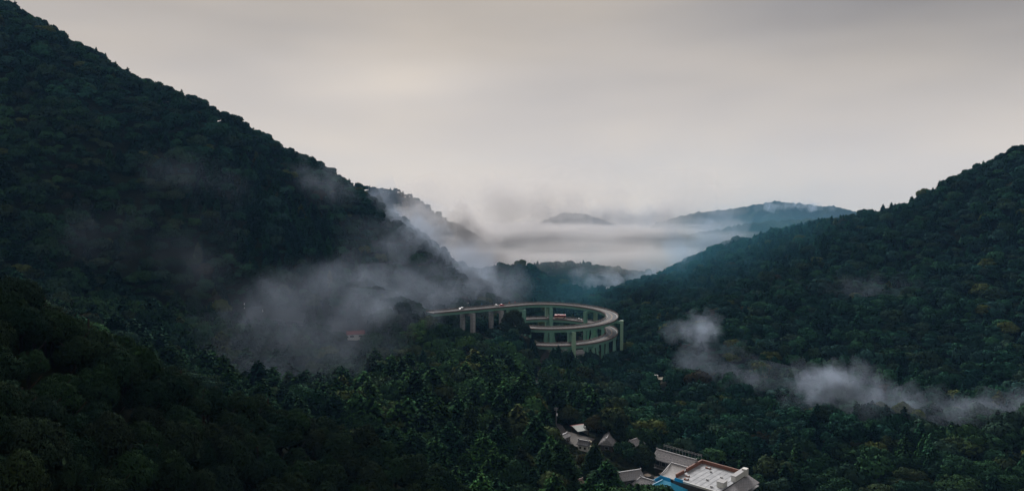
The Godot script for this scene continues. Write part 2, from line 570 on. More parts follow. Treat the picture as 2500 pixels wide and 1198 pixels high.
func build_forest():
	var leafm := mat("foliage", Color.WHITE, 0.9, 0.07)
	var bark := mat("bark", lin(0.03, 0.024, 0.018), 0.95, 0.1)
	# crowns: for each kind a coarse and a fine set
	var kinds := {"broadleaf_tree": [], "spreading_tree": [], "conifer_tree": []}
	for k in 4:
		kinds.broadleaf_tree.append([crown_mesh(broad_lobes(30 + k, 26, 1.0), 1500, 0.115, 40 + k), crown_mesh(broad_lobes(30 + k, 44, 1.0), 5200, 0.062, 50 + k), crown_mesh(broad_lobes(30 + k, 60, 1.0), 14000, 0.031, 55 + k) if k < 2 else null])
	for k in 3:
		kinds.spreading_tree.append([crown_mesh(spread_lobes(60 + k, 26), 1500, 0.115, 70 + k), crown_mesh(spread_lobes(60 + k, 46), 5000, 0.06, 80 + k), crown_mesh(spread_lobes(60 + k, 60), 13000, 0.031, 85 + k) if k < 2 else null])
	for k in 3:
		kinds.conifer_tree.append([crown_mesh(cone_lobes(90 + k, 13, 0.17 + 0.02 * k), 1400, 0.03, 100 + k, 0.5), crown_mesh(cone_lobes(90 + k, 18, 0.17 + 0.02 * k), 5200, 0.0155, 110 + k, 0.5), crown_mesh(cone_lobes(90 + k, 22, 0.18), 12000, 0.009, 115 + k, 0.5) if k < 2 else null])
	var trunks := {"broadleaf_tree": trunk_mesh(7.0, 0.32, 0.18, 5, 1), "spreading_tree": trunk_mesh(7.5, 0.28, 0.16, 5, 2), "conifer_tree": trunk_mesh(10.0, 0.32, 0.14, 0, 3)}
	# base leaf colours, set darker than real leaves
	var tones := {
		"broadleaf_tree": [Color(0.026, 0.044, 0.024), Color(0.032, 0.052, 0.026), Color(0.022, 0.038, 0.024), Color(0.040, 0.058, 0.026), Color(0.046, 0.046, 0.024), Color(0.036, 0.046, 0.034)],
		"spreading_tree": [Color(0.030, 0.048, 0.032), Color(0.036, 0.056, 0.036), Color(0.026, 0.040, 0.026), Color(0.050, 0.048, 0.028)],
		"conifer_tree": [Color(0.020, 0.040, 0.024), Color(0.026, 0.050, 0.026), Color(0.018, 0.034, 0.024), Color(0.032, 0.058, 0.024)]}
	var patch := FastNoiseLite.new()
	patch.seed = 5
	patch.frequency = 0.011
	var blend := FastNoiseLite.new()
	blend.seed = 8
	blend.frequency = 0.03
	var trees := []
	var z := -40.0
	while z > -960.0:
		var step := 3.7 if z > -185.0 else (6.2 if z > -460.0 else 6.1)
		var x := -680.0
		while x < 680.0:
			var tx := x + rng.randf_range(-2.6, 2.6)
			var tz := z + rng.randf_range(-2.6, 2.6)
			var f := rng.randf()
			var g := rng.randf()
			var hue := rng.randf()
			x += step
			if is_clear(tx, tz):
				continue
			var y := ground(tx, tz)
			var s := project(Vector3(tx, y + 8.0, tz))
			if absf(s.x) > 1.2 or s.y < -1.3 or s.y > 1.4 or s.z < 25.0:
				continue
			if hidden(Vector3(tx, y + 13.0, tz), 2.0):
				continue
			var pn := patch.get_noise_2d(tx, tz) + blend.get_noise_2d(tx, tz) * 0.4
			var central := exp(-pow((tx + 15.0) / 60.0, 2.0) - pow((tz + 270.0) / 100.0, 2.0))
			var left_stand := exp(-pow((tx + 175.0) / 55.0, 2.0) - pow((tz + 530.0) / 60.0, 2.0))
			var right_stand := exp(-pow((tx - 290.0) / 70.0, 2.0) - pow((tz + 700.0) / 90.0, 2.0))
			var p_con: float = clampf(0.13 + 0.45 * smoothstep(0.25, 0.5, pn) + central * 0.32 + left_stand * 0.8 + right_stand * 0.5, 0.0, 0.9)
			if tz > -185.0 and tx < 30.0:
				p_con *= 0.25
			var kind := "broadleaf_tree"
			if f < p_con:
				kind = "conifer_tree"
			elif pn < -0.05 and f < (0.2 if tz > -185.0 and tx < 30.0 else 0.75):
				kind = "spreading_tree"
			trees.append([kind, Vector3(tx, y, tz), g, hue, s])
		z -= step
	for p in far_points:
		if p.y > -20.0 and not hidden(p + Vector3(0, 12, 0), 3.0):
			var s := project(p)
			if absf(s.x) < 1.15:
				trees.append(["broadleaf_tree" if rng.randf() < 0.7 else "conifer_tree", p, rng.randf(), rng.randf(), s])
	# the trees that show largest stand as single things, the rest as one wood
	var sizes := {"broadleaf_tree": [], "spreading_tree": [], "conifer_tree": []}
	for k in trees.size():
		var t = trees[k]
		var s: Vector3 = t[4]
		if absf(s.x) < 1.0 and s.y < 1.0 and s.y > -1.0:
			sizes[t[0]].append([s.z / (0.7 + t[2]), k])
	var single := {}
	for kind in sizes:
		sizes[kind].sort_custom(func(a, b): return a[0] < b[0])
		for e in sizes[kind].slice(0, 300):
			single[e[1]] = true
	var copies := {}
	var chosen := []
	for k in trees.size():
		var t = trees[k]
		var kind: String = t[0]
		var at: Vector3 = t[1]
		var dist: float = t[4].z
		var fine := 2 if dist < 150.0 else (1 if dist < 260.0 else 0)
		var variant: int = int(t[2] * 977.0) % (2 if fine == 2 else kinds[kind].size())
		var tone: Color = tones[kind][int(t[3] * tones[kind].size())]
		tone = tone * (0.6 + 0.8 * pow(fmod(t[2] * 13.7, 1.0), 1.5))
		tone.r *= 0.82
		tone.g *= 1.34
		tone.b *= 1.25
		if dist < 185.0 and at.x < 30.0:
			tone = tone.lerp(Color(0.022, 0.042, 0.022), 0.6) * 0.8  # spur leaves toned darker: light falloff towards the frame edge put into their colour
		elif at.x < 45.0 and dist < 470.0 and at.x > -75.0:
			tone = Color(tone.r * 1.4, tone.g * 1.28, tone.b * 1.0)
		if dist > 300.0 and (at.x > 60.0 or dist > 480.0):   # blue distance haze put into the leaf colour of the two mountainsides
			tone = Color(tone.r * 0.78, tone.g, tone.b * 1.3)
		var rare := fmod(t[3] * 31.0, 1.0)
		if rare < 0.012 and dist > 200.0 and kind != "conifer_tree":
			tone = Color(0.044, 0.040, 0.022)
		elif rare > 0.98 and dist > 200.0:
			tone = Color(0.075, 0.10, 0.034)
		var turn := t[2] * 40.0 as float
		var xf: Transform3D
		if kind == "conifer_tree":
			var h := lerpf(11.0, 17.0, t[2])
			var fat := 1.1
			if dist < 185.0 and at.x < 30.0:
				h *= 0.62
				fat = 1.5
			elif dist < 400.0 and at.x < 40.0:
				h = lerpf(13.0, 21.0, t[2])
				fat = 1.7
			xf = Transform3D(Basis(Vector3.UP, turn).scaled(Vector3(h, h, h) * Vector3(fat, 1.0, fat)), at + Vector3(0, -1.0, 0))
		else:
			var w := lerpf(2.1, 3.7, t[2]) if dist < 185.0 and at.x < 30.0 else lerpf(2.7, 8.2 if dist > 185.0 else 7.2, pow(t[2], 1.9)) * (0.85 if dist < 190.0 else 1.0)
			var tall := lerpf(0.75, 1.3, fmod(t[3] * 17.0, 1.0))
			var lift := lerpf(3.6, 6.2, t[2])
			if dist < 185.0 and at.x < 30.0:
				tall = lerpf(1.3, 1.8, t[3])
				lift = lerpf(3.0, 4.6, fmod(t[2] * 7.3, 1.0))
			xf = Transform3D(Basis(Vector3.UP, turn).scaled(Vector3(w, w * tall, w)), at + Vector3(0, lift, 0))
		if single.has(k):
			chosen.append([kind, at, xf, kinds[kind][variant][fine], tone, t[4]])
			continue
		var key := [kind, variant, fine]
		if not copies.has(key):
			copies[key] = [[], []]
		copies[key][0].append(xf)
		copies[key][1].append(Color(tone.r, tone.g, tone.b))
	for k in 150:      # shrubs on the open slope between yard and inn
		var p := Vector3(rng.randf_range(17.0, 50.0), 0, rng.randf_range(-284.0, -236.0))
		p.y = ground(p.x, p.z)
		var w := rng.randf_range(0.8, 1.7)
		var key := ["broadleaf_tree", k % 4, 0]
		if Vector2(p.x, p.z).distance_to(Vector2(30.5, -284)) < 4.0 or Vector2(p.x, p.z).distance_to(Vector2(24, -243)) < 3.0 or Vector2(p.x, p.z).distance_to(Vector2(46, -255)) < 8.0:
			continue
		if not copies.has(key):
			copies[key] = [[], []]
		copies[key][0].append(Transform3D(Basis(Vector3.UP, w * 9.0).scaled(Vector3(w, w * 0.9, w)), p + Vector3(0, w * 0.25, 0)))
		copies[key][1].append(Color(0.030, 0.044, 0.020) * rng.randf_range(0.6, 1.5))
	for k in 150:
		var a := rng.randf() * TAU
		var q := sqrt(rng.randf()) * 28.0
		var p := Vector3(RING.x + cos(a) * q, 0, RING.y + sin(a) * q)
		p.y = ground(p.x, p.z)
		var w := rng.randf_range(1.1, 2.3)
		var near_house := Vector2(p.x, p.z).distance_to(Vector2(52, -550)) < 9.0 or Vector2(p.x, p.z).distance_to(Vector2(40, -531)) < 6.0
		if near_house:
			continue
		var key := ["broadleaf_tree", k % 4, 0]
		if not copies.has(key):
			copies[key] = [[], []]
		copies[key][0].append(Transform3D(Basis(Vector3.UP, a).scaled(Vector3(w, w * 0.9, w)), p + Vector3(0, w * 0.3, 0)))
		copies[key][1].append(Color(0.024, 0.042, 0.022) * rng.randf_range(0.7, 1.5))
	label_trees(chosen)
	for c in chosen:
		single_tree(c[0], c[1], c[2], c[3], trunks[c[0]], c[4], bark, c[6], c[7])
	for t in special_trees():
		var y := ground(t[1], t[2])
		var xf: Transform3D
		var b := Basis(Vector3.UP, float(t[1]) * 1.7)
		if t[0] == "conifer_tree":
			var fat: float = t[4] / (0.19 * t[3])
			xf = Transform3D(b.scaled(Vector3(t[3] * fat, t[3] * 1.03, t[3] * fat)), Vector3(t[1], y - t[3] * 0.04, t[2]))
		else:
			var up: float = minf(t[4] * 1.3, t[3] * 0.72)
			xf = Transform3D(b.scaled(Vector3(t[4], up, t[4])), Vector3(t[1], y + t[3] - up * 0.95, t[2]))
		single_tree(t[0], Vector3(t[1], y, t[2]), xf, kinds[t[0]][0][1], trunks[t[0]], t[5], bark, t[6])
	var wood := Node3D.new()
	wood.name = "forest"
	add_child(wood)
	wood.set_meta("kind", "stuff")
	wood.set_meta("label", "dense dark green forest covering both mountainsides of the valley")
	wood.set_meta("category", "forest")
	for key in copies:
		var mm := MultiMesh.new()
		mm.transform_format = MultiMesh.TRANSFORM_3D
		mm.use_colors = true
		mm.mesh = kinds[key[0]][key[1]][key[2]]
		mm.instance_count = copies[key][0].size()
		for k in mm.instance_count:
			mm.set_instance_transform(k, copies[key][0][k])
			mm.set_instance_color(k, copies[key][1][k])
		var o := MultiMeshInstance3D.new()
		o.name = key[0].replace("tree", "canopy")
		o.multimesh = mm
		o.material_override = leafm
		wood.add_child(o, true)
	print("trees ", trees.size(), " single ", single.size())

func tree_zone(p: Vector3, s: Vector3) -> String:
	if p.z > -185.0 and p.x < 30.0:
		if s.z < 100.0:
			return "on the foreground spur's near face"
		return "on the foreground spur's left crest" if s.x < -0.6 else ("on the foreground spur's middle part" if s.x < -0.3 else "on the foreground spur's right end")
	if p.x < 30.0:
		if p.x < -60.0:
			return "below the misty hillside road"
		return "in the bottom central stand" if s.z < 270.0 else ("in the stand below the viaduct" if s.z < 370.0 else "between viaduct and lane")
	if s.z < 310.0:
		return "around the yard and inn" if p.x < 75.0 else "in the gorge beyond the inn"
	return "in the gorge below the spiral" if p.x < 125.0 else "on the lower right mountainside"

func ordinal(n: int) -> String:
	var low := ["", "first", "second", "third", "fourth", "fifth", "sixth", "seventh", "eighth", "ninth", "tenth", "eleventh", "twelfth", "thirteenth", "fourteenth", "fifteenth", "sixteenth", "seventeenth", "eighteenth", "nineteenth"]
	if n < 20:
		return low[n]
	var tens := ["", "", "twenty", "thirty", "forty", "fifty", "sixty", "seventy", "eighty", "ninety"]
	return ["", "", "twentieth", "thirtieth", "fortieth", "fiftieth", "sixtieth", "seventieth", "eightieth", "ninetieth"][n / 10] if n % 10 == 0 else "%s-%s" % [tens[n / 10], low[n % 10]]

# what each tree looks like, where it stands, and its place in the row of those like it
func label_trees(chosen: Array):
	var rows := {}
	for c in chosen:
		var tone: Color = c[4]
		var hue := "olive" if tone.r > tone.g * 0.78 else ("light green" if tone.g > 0.05 else ("dark green" if tone.g < 0.03 else "green"))
		var big: float = (c[2] as Transform3D).basis.y.length()
		var shape: String = {"broadleaf_tree": "round tree", "spreading_tree": "flat-topped tree", "conifer_tree": "conifer"}[c[0]]
		var size := ("tall" if big > 16.0 else "short") if c[0] == "conifer_tree" else ("large" if big > 4.6 else "small")
		var zone := tree_zone(c[1], c[5])
		var key := "%s %s %s|%s" % [size, hue, shape, zone]
		if not rows.has(key):
			rows[key] = []
		rows[key].append(c)
		c.append("")
		c.append("%ss %s" % [shape, zone])
	for key in rows:
		rows[key].sort_custom(func(a, b): return a[5].x < b[5].x)
		var two: PackedStringArray = key.split("|")
		for k in rows[key].size():
			rows[key][k][6] = "%s %s" % [two[0], two[1]] if rows[key].size() == 1 else "%s %s from the left %s" % [ordinal(k + 1), two[0], two[1]]

func single_tree(kind: String, at: Vector3, xf: Transform3D, crown: Mesh, trunk: Mesh, tone: Color, bark: Material, called: String, group := ""):
	var o := thing(kind, called, "tree", at, 0.0, group)
	# a few shared tints
	var q := Color(snappedf(tone.r, 0.006), snappedf(tone.g, 0.006), snappedf(tone.b, 0.006))
	var m := mat("leaves %s" % q, q.linear_to_srgb(), 0.9, 0.07)
	var local := xf
	local.origin -= at
	part("crown", crown, m, o, local)
	part("trunk", trunk, bark, o)

# ---------------------------------------------------------------- mist
# a bank of mist: many thin overlapping parcels of it, thickest along the line of centres
func mist(called: String, label: String, line: Array, radius: Vector3, size: float, depth: float, count: int, seed_: int, tint := Color(0.83, 0.90, 1.0), flat := 0.0):
	var o := Node3D.new()
	o.name = numbered(called)
	add_child(o)
	o.set_meta("kind", "stuff")
	o.set_meta("label", label)
	o.set_meta("category", "mist")
	var r := RandomNumberGenerator.new()
	r.seed = seed_
	# the optical depth wanted through the middle, shared among the parcels that a line of sight meets there
	var rx := sqrt(radius.x * radius.x + size * size * 0.16)
	var ry := sqrt(radius.y * radius.y + size * size * 0.16)
	var spread := PI * rx * ry * 2.0
	for k in line.size() - 1:
		spread += (line[k] as Vector3).distance_to(line[k + 1]) * ry * 2.5
	var density := depth * spread / (count * size * size * size)
	if flat > 0.0:      # a level sheet: depth is counted downwards through it
		var area := 6.0 * radius.x * radius.z
		for k in line.size() - 1:
			area += (line[k] as Vector3).distance_to(line[k + 1]) * radius.x * 2.5
		density = depth * area / (count * size * size * size * flat)
	var m := FogMaterial.new()
	m.density = density
	m.albedo = tint
	# torn edges: smaller, denser shreds scattered wider
	var shred := FogMaterial.new()
	shred.density = density * 1.7
	shred.albedo = tint
	for k in count:
		var torn := flat == 0.0 and k % 2 == 1
		var f := r.randf() * (line.size() - 1)
		var i := mini(int(f), line.size() - 2) if line.size() > 1 else 0
		var c: Vector3 = line[0] if line.size() == 1 else line[i].lerp(line[i + 1], f - i)
		var e := r.randf_range(0.55, 1.5)
		e *= size * (0.55 if torn else 1.0)
		var p := c + Vector3(r.randfn() * radius.x, r.randfn() * radius.y, r.randfn() * radius.z) * (1.1 if torn else 1.0)
		var fog := FogVolume.new()
		fog.name = "mist_parcel"
		fog.shape = RenderingServer.FOG_VOLUME_SHAPE_BOX
		fog.size = Vector3(e * r.randf_range(0.8, 1.6), e * r.randf_range(0.6, 1.0) * (1.0 if flat == 0.0 else flat), e)
		fog.material = shred if torn else m
		fog.transform = Transform3D(Basis.from_euler(Vector3(r.randf() * TAU, r.randf() * TAU, r.randf() * TAU) if flat == 0.0 else Vector3(r.randfn() * 0.06, r.randf() * TAU, r.randfn() * 0.06)), p)
		o.add_child(fog, true)

# ---------------------------------------------------------------- the spiral bridge
# s in metres along the road: negative on the straight viaduct, then round the spiral
const RAD := 40.0
const T0 := -PI / 4.0
func deck_at(s: float) -> Array:
	# [middle of the road, outward direction, heading]
	if s < 0.0:
		var a := Vector3(RING.x + RAD * sin(T0), 0, RING.y - RAD * cos(T0))
		var head := Vector3(cos(T0), 0, sin(T0))
		return [a + head * s + Vector3(0, 35.6 - s * 0.039, 0), Vector3(sin(T0), 0, -cos(T0)), head]
	var t := T0 + s / RAD
	var y := 35.6 - 12.4 * (t - T0) / TAU
	return [Vector3(RING.x + RAD * sin(t), y, RING.y - RAD * cos(t)), Vector3(sin(t), 0, -cos(t)), Vector3(cos(t), 0, sin(t))]

func turn_s(degrees: float) -> float:
	return (deg_to_rad(degrees) - T0) * RAD

# a closed section (offset outward, height; clockwise looking along the heading) swept along the road
func sweep(section: Array, s0: float, s1: float, step: float) -> ArrayMesh:
	var v := PackedVector3Array()
	var n := PackedVector3Array()
	var idx := PackedInt32Array()
	var many := maxi(2, int(ceil((s1 - s0) / step)))
	for e in section.size():
		var a: Vector2 = section[e]
		var b: Vector2 = section[(e + 1) % section.size()]
		var d := (b - a).normalized()
		var base := v.size()
		for k in many + 1:
			var f := deck_at(s0 + (s1 - s0) * k / many)
			var nn: Vector3 = f[1] * (d.y) - Vector3.UP * (d.x)
			for q in [a, b]:
				v.append(f[0] + f[1] * q.x + Vector3.UP * q.y)
				n.append(-nn)
		for k in many:
			var i := base + k * 2
			idx.append_array([i, i + 1, i + 2, i + 2, i + 1, i + 3])
	# ends
	for end in [s0, s1]:
		var f := deck_at(end)
		var base := v.size()
		for q in section:
			v.append(f[0] + f[1] * q.x + Vector3.UP * q.y)
			n.append(-f[2] if end == s0 else f[2])
		for k in range(1, section.size() - 1):
			idx.append_array([base, base + k, base + k + 1] if end == s1 else [base, base + k + 1, base + k])
	return tri_mesh(v, n, idx)

func rect(x0: float, y0: float, x1: float, y1: float) -> Array:
	return [Vector2(x0, y0), Vector2(x0, y1), Vector2(x1, y1), Vector2(x1, y0)]

func build_bridge():
	var S0 := -100.0
	var S1 := turn_s(668.0)
	var green := noise_mat("green_steel", lin(0.14, 0.30, 0.235), lin(0.19, 0.37, 0.29), 0.15, 0.55, 0.4)
	var pale := noise_mat("pale_green_steel", lin(0.21, 0.35, 0.25), lin(0.28, 0.43, 0.31), 0.1, 0.6, 0.4)
	var asphalt := noise_mat("wet_asphalt", lin(0.036, 0.039, 0.044), lin(0.06, 0.063, 0.068), 0.2, 0.75, 0.2)
	var kerb := noise_mat("weathered_parapet", lin(0.10, 0.075, 0.068), lin(0.17, 0.135, 0.125), 0.3, 0.85)
	var rust := noise_mat("rusty_rail", lin(0.09, 0.05, 0.042), lin(0.15, 0.095, 0.08), 0.4, 0.7)
	var concrete := noise_mat("pier_concrete", lin(0.26, 0.26, 0.27), lin(0.40, 0.40, 0.41), 0.12, 0.9)
	var white := mat("road_paint", lin(0.72, 0.72, 0.70), 0.6)
	var yellow := mat("yellow_road_paint", lin(0.5, 0.27, 0.10), 0.6)
	var b := thing("spiral_bridge", "two-turn green steel spiral road bridge on tall columns above the valley floor", "bridge", Vector3.ZERO)
	var deck := part("road_deck", sweep(rect(-4.6, -0.4, 4.6, 0.0), S0, S1, 2.0), asphalt, b)
	for e in [-3.85, 3.85]:
		part("edge_line", sweep(rect(e - 0.1, -0.05, e + 0.1, 0.006), S0 + 0.1, S1 - 0.1, 2.0), white, deck)
	part("centre_line", sweep(rect(-0.09, -0.05, 0.09, 0.006), S0 + 0.1, S1 - 0.1, 2.0), yellow, deck)
	part("girder", sweep([Vector2(-3.9, -2.5), Vector2(-4.2, -0.41), Vector2(4.2, -0.41), Vector2(3.9, -2.5)], S0 + 1.0, S1 - 1.0, 2.0), green, b)
	for side in [-1.0, 1.0]:
		var x0: float = side * 4.6
		var pa := part("parapet", sweep(rect(x0 - 0.18, -0.55, x0 + 0.18, 0.45), S0, S1, 2.0), kerb, b)
		for y in [0.75, 1.1]:
			part("rail", sweep(rect(x0 - 0.05, y - 0.06, x0 + 0.05, y + 0.06), S0, S1, 2.0), rust, pa)
		var posts := []
		var s := S0 + 1.0
		while s < S1:
			var f := deck_at(s)
			posts.append_array(box_faces(f[0] + f[1] * x0 + Vector3(0, 0.8, 0), f[2] * 0.06, Vector3(0, 0.37, 0), f[1] * 0.07))
			s += 2.0
		part("rail_posts", faces_mesh(posts), rust, pa).set_meta("kind", "stuff")
	# stiffeners on the outer and inner face of the girder
	var ribs := []
	var q := S0 + 3.0
	while q < S1 - 2.0:
		var f := deck_at(q)
		for side in [-1.0, 1.0]:
			ribs.append_array(box_faces(f[0] + f[1] * 4.12 * side + Vector3(0, -1.4, 0), f[2] * 0.06, Vector3(0, 0.98, 0), f[1] * 0.16))
		q += 5.0
	part("stiffener_ribs", faces_mesh(ribs), green, b).set_meta("kind", "stuff")
	# joints across the road
	for s in [-28.0, turn_s(48.0), turn_s(150.0), turn_s(250.0), turn_s(355.0), turn_s(460.0), turn_s(560.0)]:
		part("expansion_joint", sweep(rect(-4.6, -0.05, 4.6, 0.011), s - 0.2, s + 0.2, 0.2), mat("joint_rubber", lin(0.03, 0.03, 0.03)), deck)
	# tall portals that carry the upper turn
	for deg in [-62.0, -11.0, 41.6, 102.0, 173.0, 232.0]:
		var s := turn_s(maxf(deg, -45.0))
		var f := deck_at(s)
		var t := deg_to_rad(deg)
		var out := Vector3(sin(t), 0, -cos(t))
		var top: float = f[0].y - 2.5
		var head := Vector3(cos(t), 0, sin(t))
		var c := Vector3(RING.x, 0, RING.y)
		for r in [33.0, 47.6]:
			var p: Vector3 = c + out * r
			var g := ground(p.x, p.z) - 1.0
			var h: float = (top + 0.3) if r > 40.0 else top - 0.05
			part("column", faces_mesh(box_faces(Vector3(p.x, (h + g) * 0.5, p.z), head * 1.35, Vector3(0, (h - g) * 0.5, 0), out * 1.15)), pale if r > 40.0 else green, b)
		part("cross_beam", faces_mesh(box_faces(c + out * 40.3 + Vector3(0, top - 1.0, 0), head * 1.0, Vector3(0, 0.95, 0), out * 6.1)), green, b)
	# splayed legs that carry the lower turn
	for deg in [296.0, 350.0, 405.0, 470.0, 508.0, 580.0, 625.0]:
		var f := deck_at(turn_s(deg))
		var t := deg_to_rad(deg)
		var out := Vector3(sin(t), 0, -cos(t))
		var head := Vector3(cos(t), 0, sin(t))
		var top: Vector3 = f[0] + Vector3(0, -2.55, 0)
		for side in [-1.0, 1.0]:
			for r in [-2.8, 2.8]:
				var foot: Vector3 = top + out * r + head * side * 4.6
				foot.y = ground(foot.x, foot.z) - 1.0
				part("splayed_leg", faces_mesh(bar(foot, top + out * r + head * side * 1.2 + Vector3(0, -0.4, 0), 1.5, 1.3)), green, b)
		part("bearing_beam", faces_mesh(box_faces(top + Vector3(0, -0.55, 0), head * 2.2, Vector3(0, 0.5, 0), out * 3.9)), green, b)
	# concrete portals under the straight viaduct
	for s in [-63.4, -33.0]:
		var f := deck_at(s)
		var top: float = f[0].y - 2.55
		for side in [-1.0, 1.0]:
			var p: Vector3 = f[0] + f[1] * side * 6.0
			var g := ground(p.x, p.z) - 1.5
			part("concrete_column", faces_mesh(box_faces(Vector3(p.x, (top + g) * 0.5, p.z), f[2] * 1.3, Vector3(0, (top - g) * 0.5, 0), f[1] * 1.5)), concrete, b)
		part("concrete_cap", faces_mesh(box_faces(Vector3(f[0].x, top - 1.1, f[0].z), f[2] * 1.15, Vector3(0, 1.05, 0), f[1] * 4.45)), concrete, b)

func clear_spots():
	# no trees on the road, inside the spiral, on the yards and among the buildings
	var s := -100.0
	while s < 4.0:
		var f := deck_at(s)
		keep_clear.append([f[0].x, f[0].z, 8.0])
		keep_clear.append([f[0].x + 7.0, f[0].z + 7.0, 8.0])
		if s > -78.0 and s < -40.0:
			keep_clear.append([f[0].x + 15.0, f[0].z + 17.0, 8.5])
		if s < -74.0:
			keep_clear.append([f[0].x + 13.0, f[0].z + 15.0, 7.0])
		s += 5.0
	keep_clear.append([RING.x, RING.y, 50.0])
	for k in [[75, -255, 20], [66, -236, 20], [88, -236, 20], [52, -240, 14], [64, -272, 10], [55, -266, 9], [46, -258, 8], [26, -304, 12], [27, -290, 9], [30, -280, 7], [42, -292, 7], [44, -281, 5], [52.5, -288, 5], [24, -242, 5], [24, -236, 6], [23.5, -229, 6], [28, -276, 10], [26, -283, 11], [35, -281, 8], [27, -281, 7], [40, -282, 6], [39, -275, 5], [43, -249, 8], [45, -241, 9], [25, -290, 9], [24, -281, 9], [23.5, -272, 7], [38, -284, 6], [37, -276, 5], [96, -438, 7], [95, -428, 7], [94, -420, 5], [-107, -462, 9], [-104, -452, 9], [-101, -444, 6], [48, -648, 18], [64, -600, 9], [134, -970, 26]]:
		keep_clear.append(k)
	# open slopes in front of the yard and the houses
	for k in [[25, -302, 11], [31, -303, 9], [30, -284, 8], [42, -291, 6], [24, -243, 4], [96, -438, 7], [-107, -464, 7], [21, -292, 5], [47, -256, 6]]:
		for q in 9:
			var f := 1.0 - q * 4.5 / absf(k[1])
			keep_clear.append([k[0] * f, k[1] * f, k[2] * (1.0 - q * 0.04)])
	for t in special_trees():
		keep_clear.append([t[1], t[2], t[4] * 0.8])
	for r in ROADS:
		for k in r[1].size() - 1:
			for f in 6:
				var p: Vector2 = r[1][k].lerp(r[1][k + 1], f / 6.0)
				keep_clear.append([p.x, p.y, r[2] * 0.5 + 2.6])

# ---------------------------------------------------------------- roads on the ground: [name, centre line in x and z, width]
const ROADS := [
	["hillside_road", [Vector2(-222, -412), Vector2(-182, -428), Vector2(-152, -448), Vector2(-101, -477), Vector2(-73, -488), Vector2(-60, -495)], 6.5],
	["lane", [Vector2(11, -345), Vector2(13, -389), Vector2(16, -430), Vector2(20, -462), Vector2(26, -494), Vector2(44, -508)], 5.5],
	["lane", [Vector2(30, -650), Vector2(37, -640), Vector2(46, -636), Vector2(58, -640)], 5.0],
	["yard_path", [Vector2(20, -318), Vector2(25, -300), Vector2(29, -287)], 6.5],
]

func ground_strip(line: Array, width: float, lift: float) -> ArrayMesh:
	var c := Curve2D.new()
	for k in line.size():
		var t: Vector2 = (line[mini(k + 1, line.size() - 1)] - line[maxi(k - 1, 0)]) / 6.0
		c.add_point(line[k], -t, t)
	var n := int(c.get_baked_length() / 2.0)
	var v := PackedVector3Array()
	var nn := PackedVector3Array()
	var idx := PackedInt32Array()
	for i in n + 1:
		var s := c.get_baked_length() * i / n
		var p := c.sample_baked(s)
		var d := (c.sample_baked(minf(s + 1.0, c.get_baked_length())) - c.sample_baked(maxf(s - 1.0, 0.0))).normalized()
		var side := Vector2(-d.y, d.x)
		var y := ground(p.x, p.y)
		for q in [-0.5, -0.3, 0.0, 0.3, 0.5]:
			var e: Vector2 = p + side * width * q
			y = maxf(y, ground(e.x, e.y))
		for q in [-0.5, 0.5]:
			var e: Vector2 = p + side * width * q
			v.append(Vector3(e.x, y + lift, e.y))
			nn.append(Vector3.UP)
		if i < n:
			idx.append_array([i * 2, i * 2 + 2, i * 2 + 1, i * 2 + 1, i * 2 + 2, i * 2 + 3])
	return tri_mesh(v, nn, idx)

# ---------------------------------------------------------------- buildings
func roof_faces(x0: float, x1: float, z0: float, z1: float, eave: float, top: float, hip: float, thick: float) -> Array:
	# ridge along x; hip: how far the ridge ends stand in from the gables
	var zm := (z0 + z1) * 0.5
	var a := Vector3(x0, eave, z0)
	var b := Vector3(x1, eave, z0)
	var c := Vector3(x1, eave, z1)
	var d := Vector3(x0, eave, z1)
	var r0 := Vector3(x0 + hip, top, zm)
	var r1 := Vector3(x1 - hip, top, zm)
	var dn := Vector3(0, -thick, 0)
	var f := [[d, r0, r1, c], [b, r1, r0, a], [a, r0, d], [c, r1, b], [a + dn, d + dn, c + dn, b + dn]]
	for e in [[d, c], [c, b], [b, a], [a, d]]:
		f.append([e[0], e[1], e[1] + dn, e[0] + dn])
	return f

func rib_faces(x0: float, x1: float, z0: float, z1: float, eave: float, top: float, hip: float, gap: float) -> Array:
	var out := []
	var zm := (z0 + z1) * 0.5
	var x := x0 + gap * 0.5
	while x < x1:
		var f := 1.0
		if hip > 0.0:
			f = clampf(minf(x - x0, x1 - x) / hip, 0.05, 1.0)
		for z in [z0, z1]:
			var a := Vector3(x, eave + 0.05, z)
			var b := Vector3(x, lerpf(eave, top, f) + 0.05, lerpf(z, zm, f))
			out.append_array(bar(a, b, 0.13, 0.12))
		x += gap
	return out

func tiled_roof(o: Node3D, x0: float, x1: float, z0: float, z1: float, eave: float, top: float, hip: float, m: Material, rm: Material, gap := 0.55):
	var r := part("roof", faces_mesh(roof_faces(x0, x1, z0, z1, eave, top, hip, 0.22)), m, o)
	part("tile_ribs", faces_mesh(rib_faces(x0, x1, z0, z1, eave, top, hip, gap)), m, r).set_meta("kind", "stuff")
	var zm := (z0 + z1) * 0.5
	part("ridge_cap", faces_mesh(bx((x0 + x1) * 0.5, top + 0.12, zm, x1 - x0 - hip * 2.0 + 0.3, 0.36, 0.4)), rm, r)
	for x in [x0 + hip, x1 - hip]:
		part("ridge_end", faces_mesh(bx(x, top + 0.26, zm, 0.28, 0.6, 0.5)), rm, r)
	if hip > 0.0:
		for e in [[x0, x0 + hip], [x1, x1 - hip]]:
			for z in [z0, z1]:
				part("hip_cap", faces_mesh(bar(Vector3(e[0], eave + 0.1, z), Vector3(e[1], top + 0.1, zm), 0.3, 0.26)), rm, r)

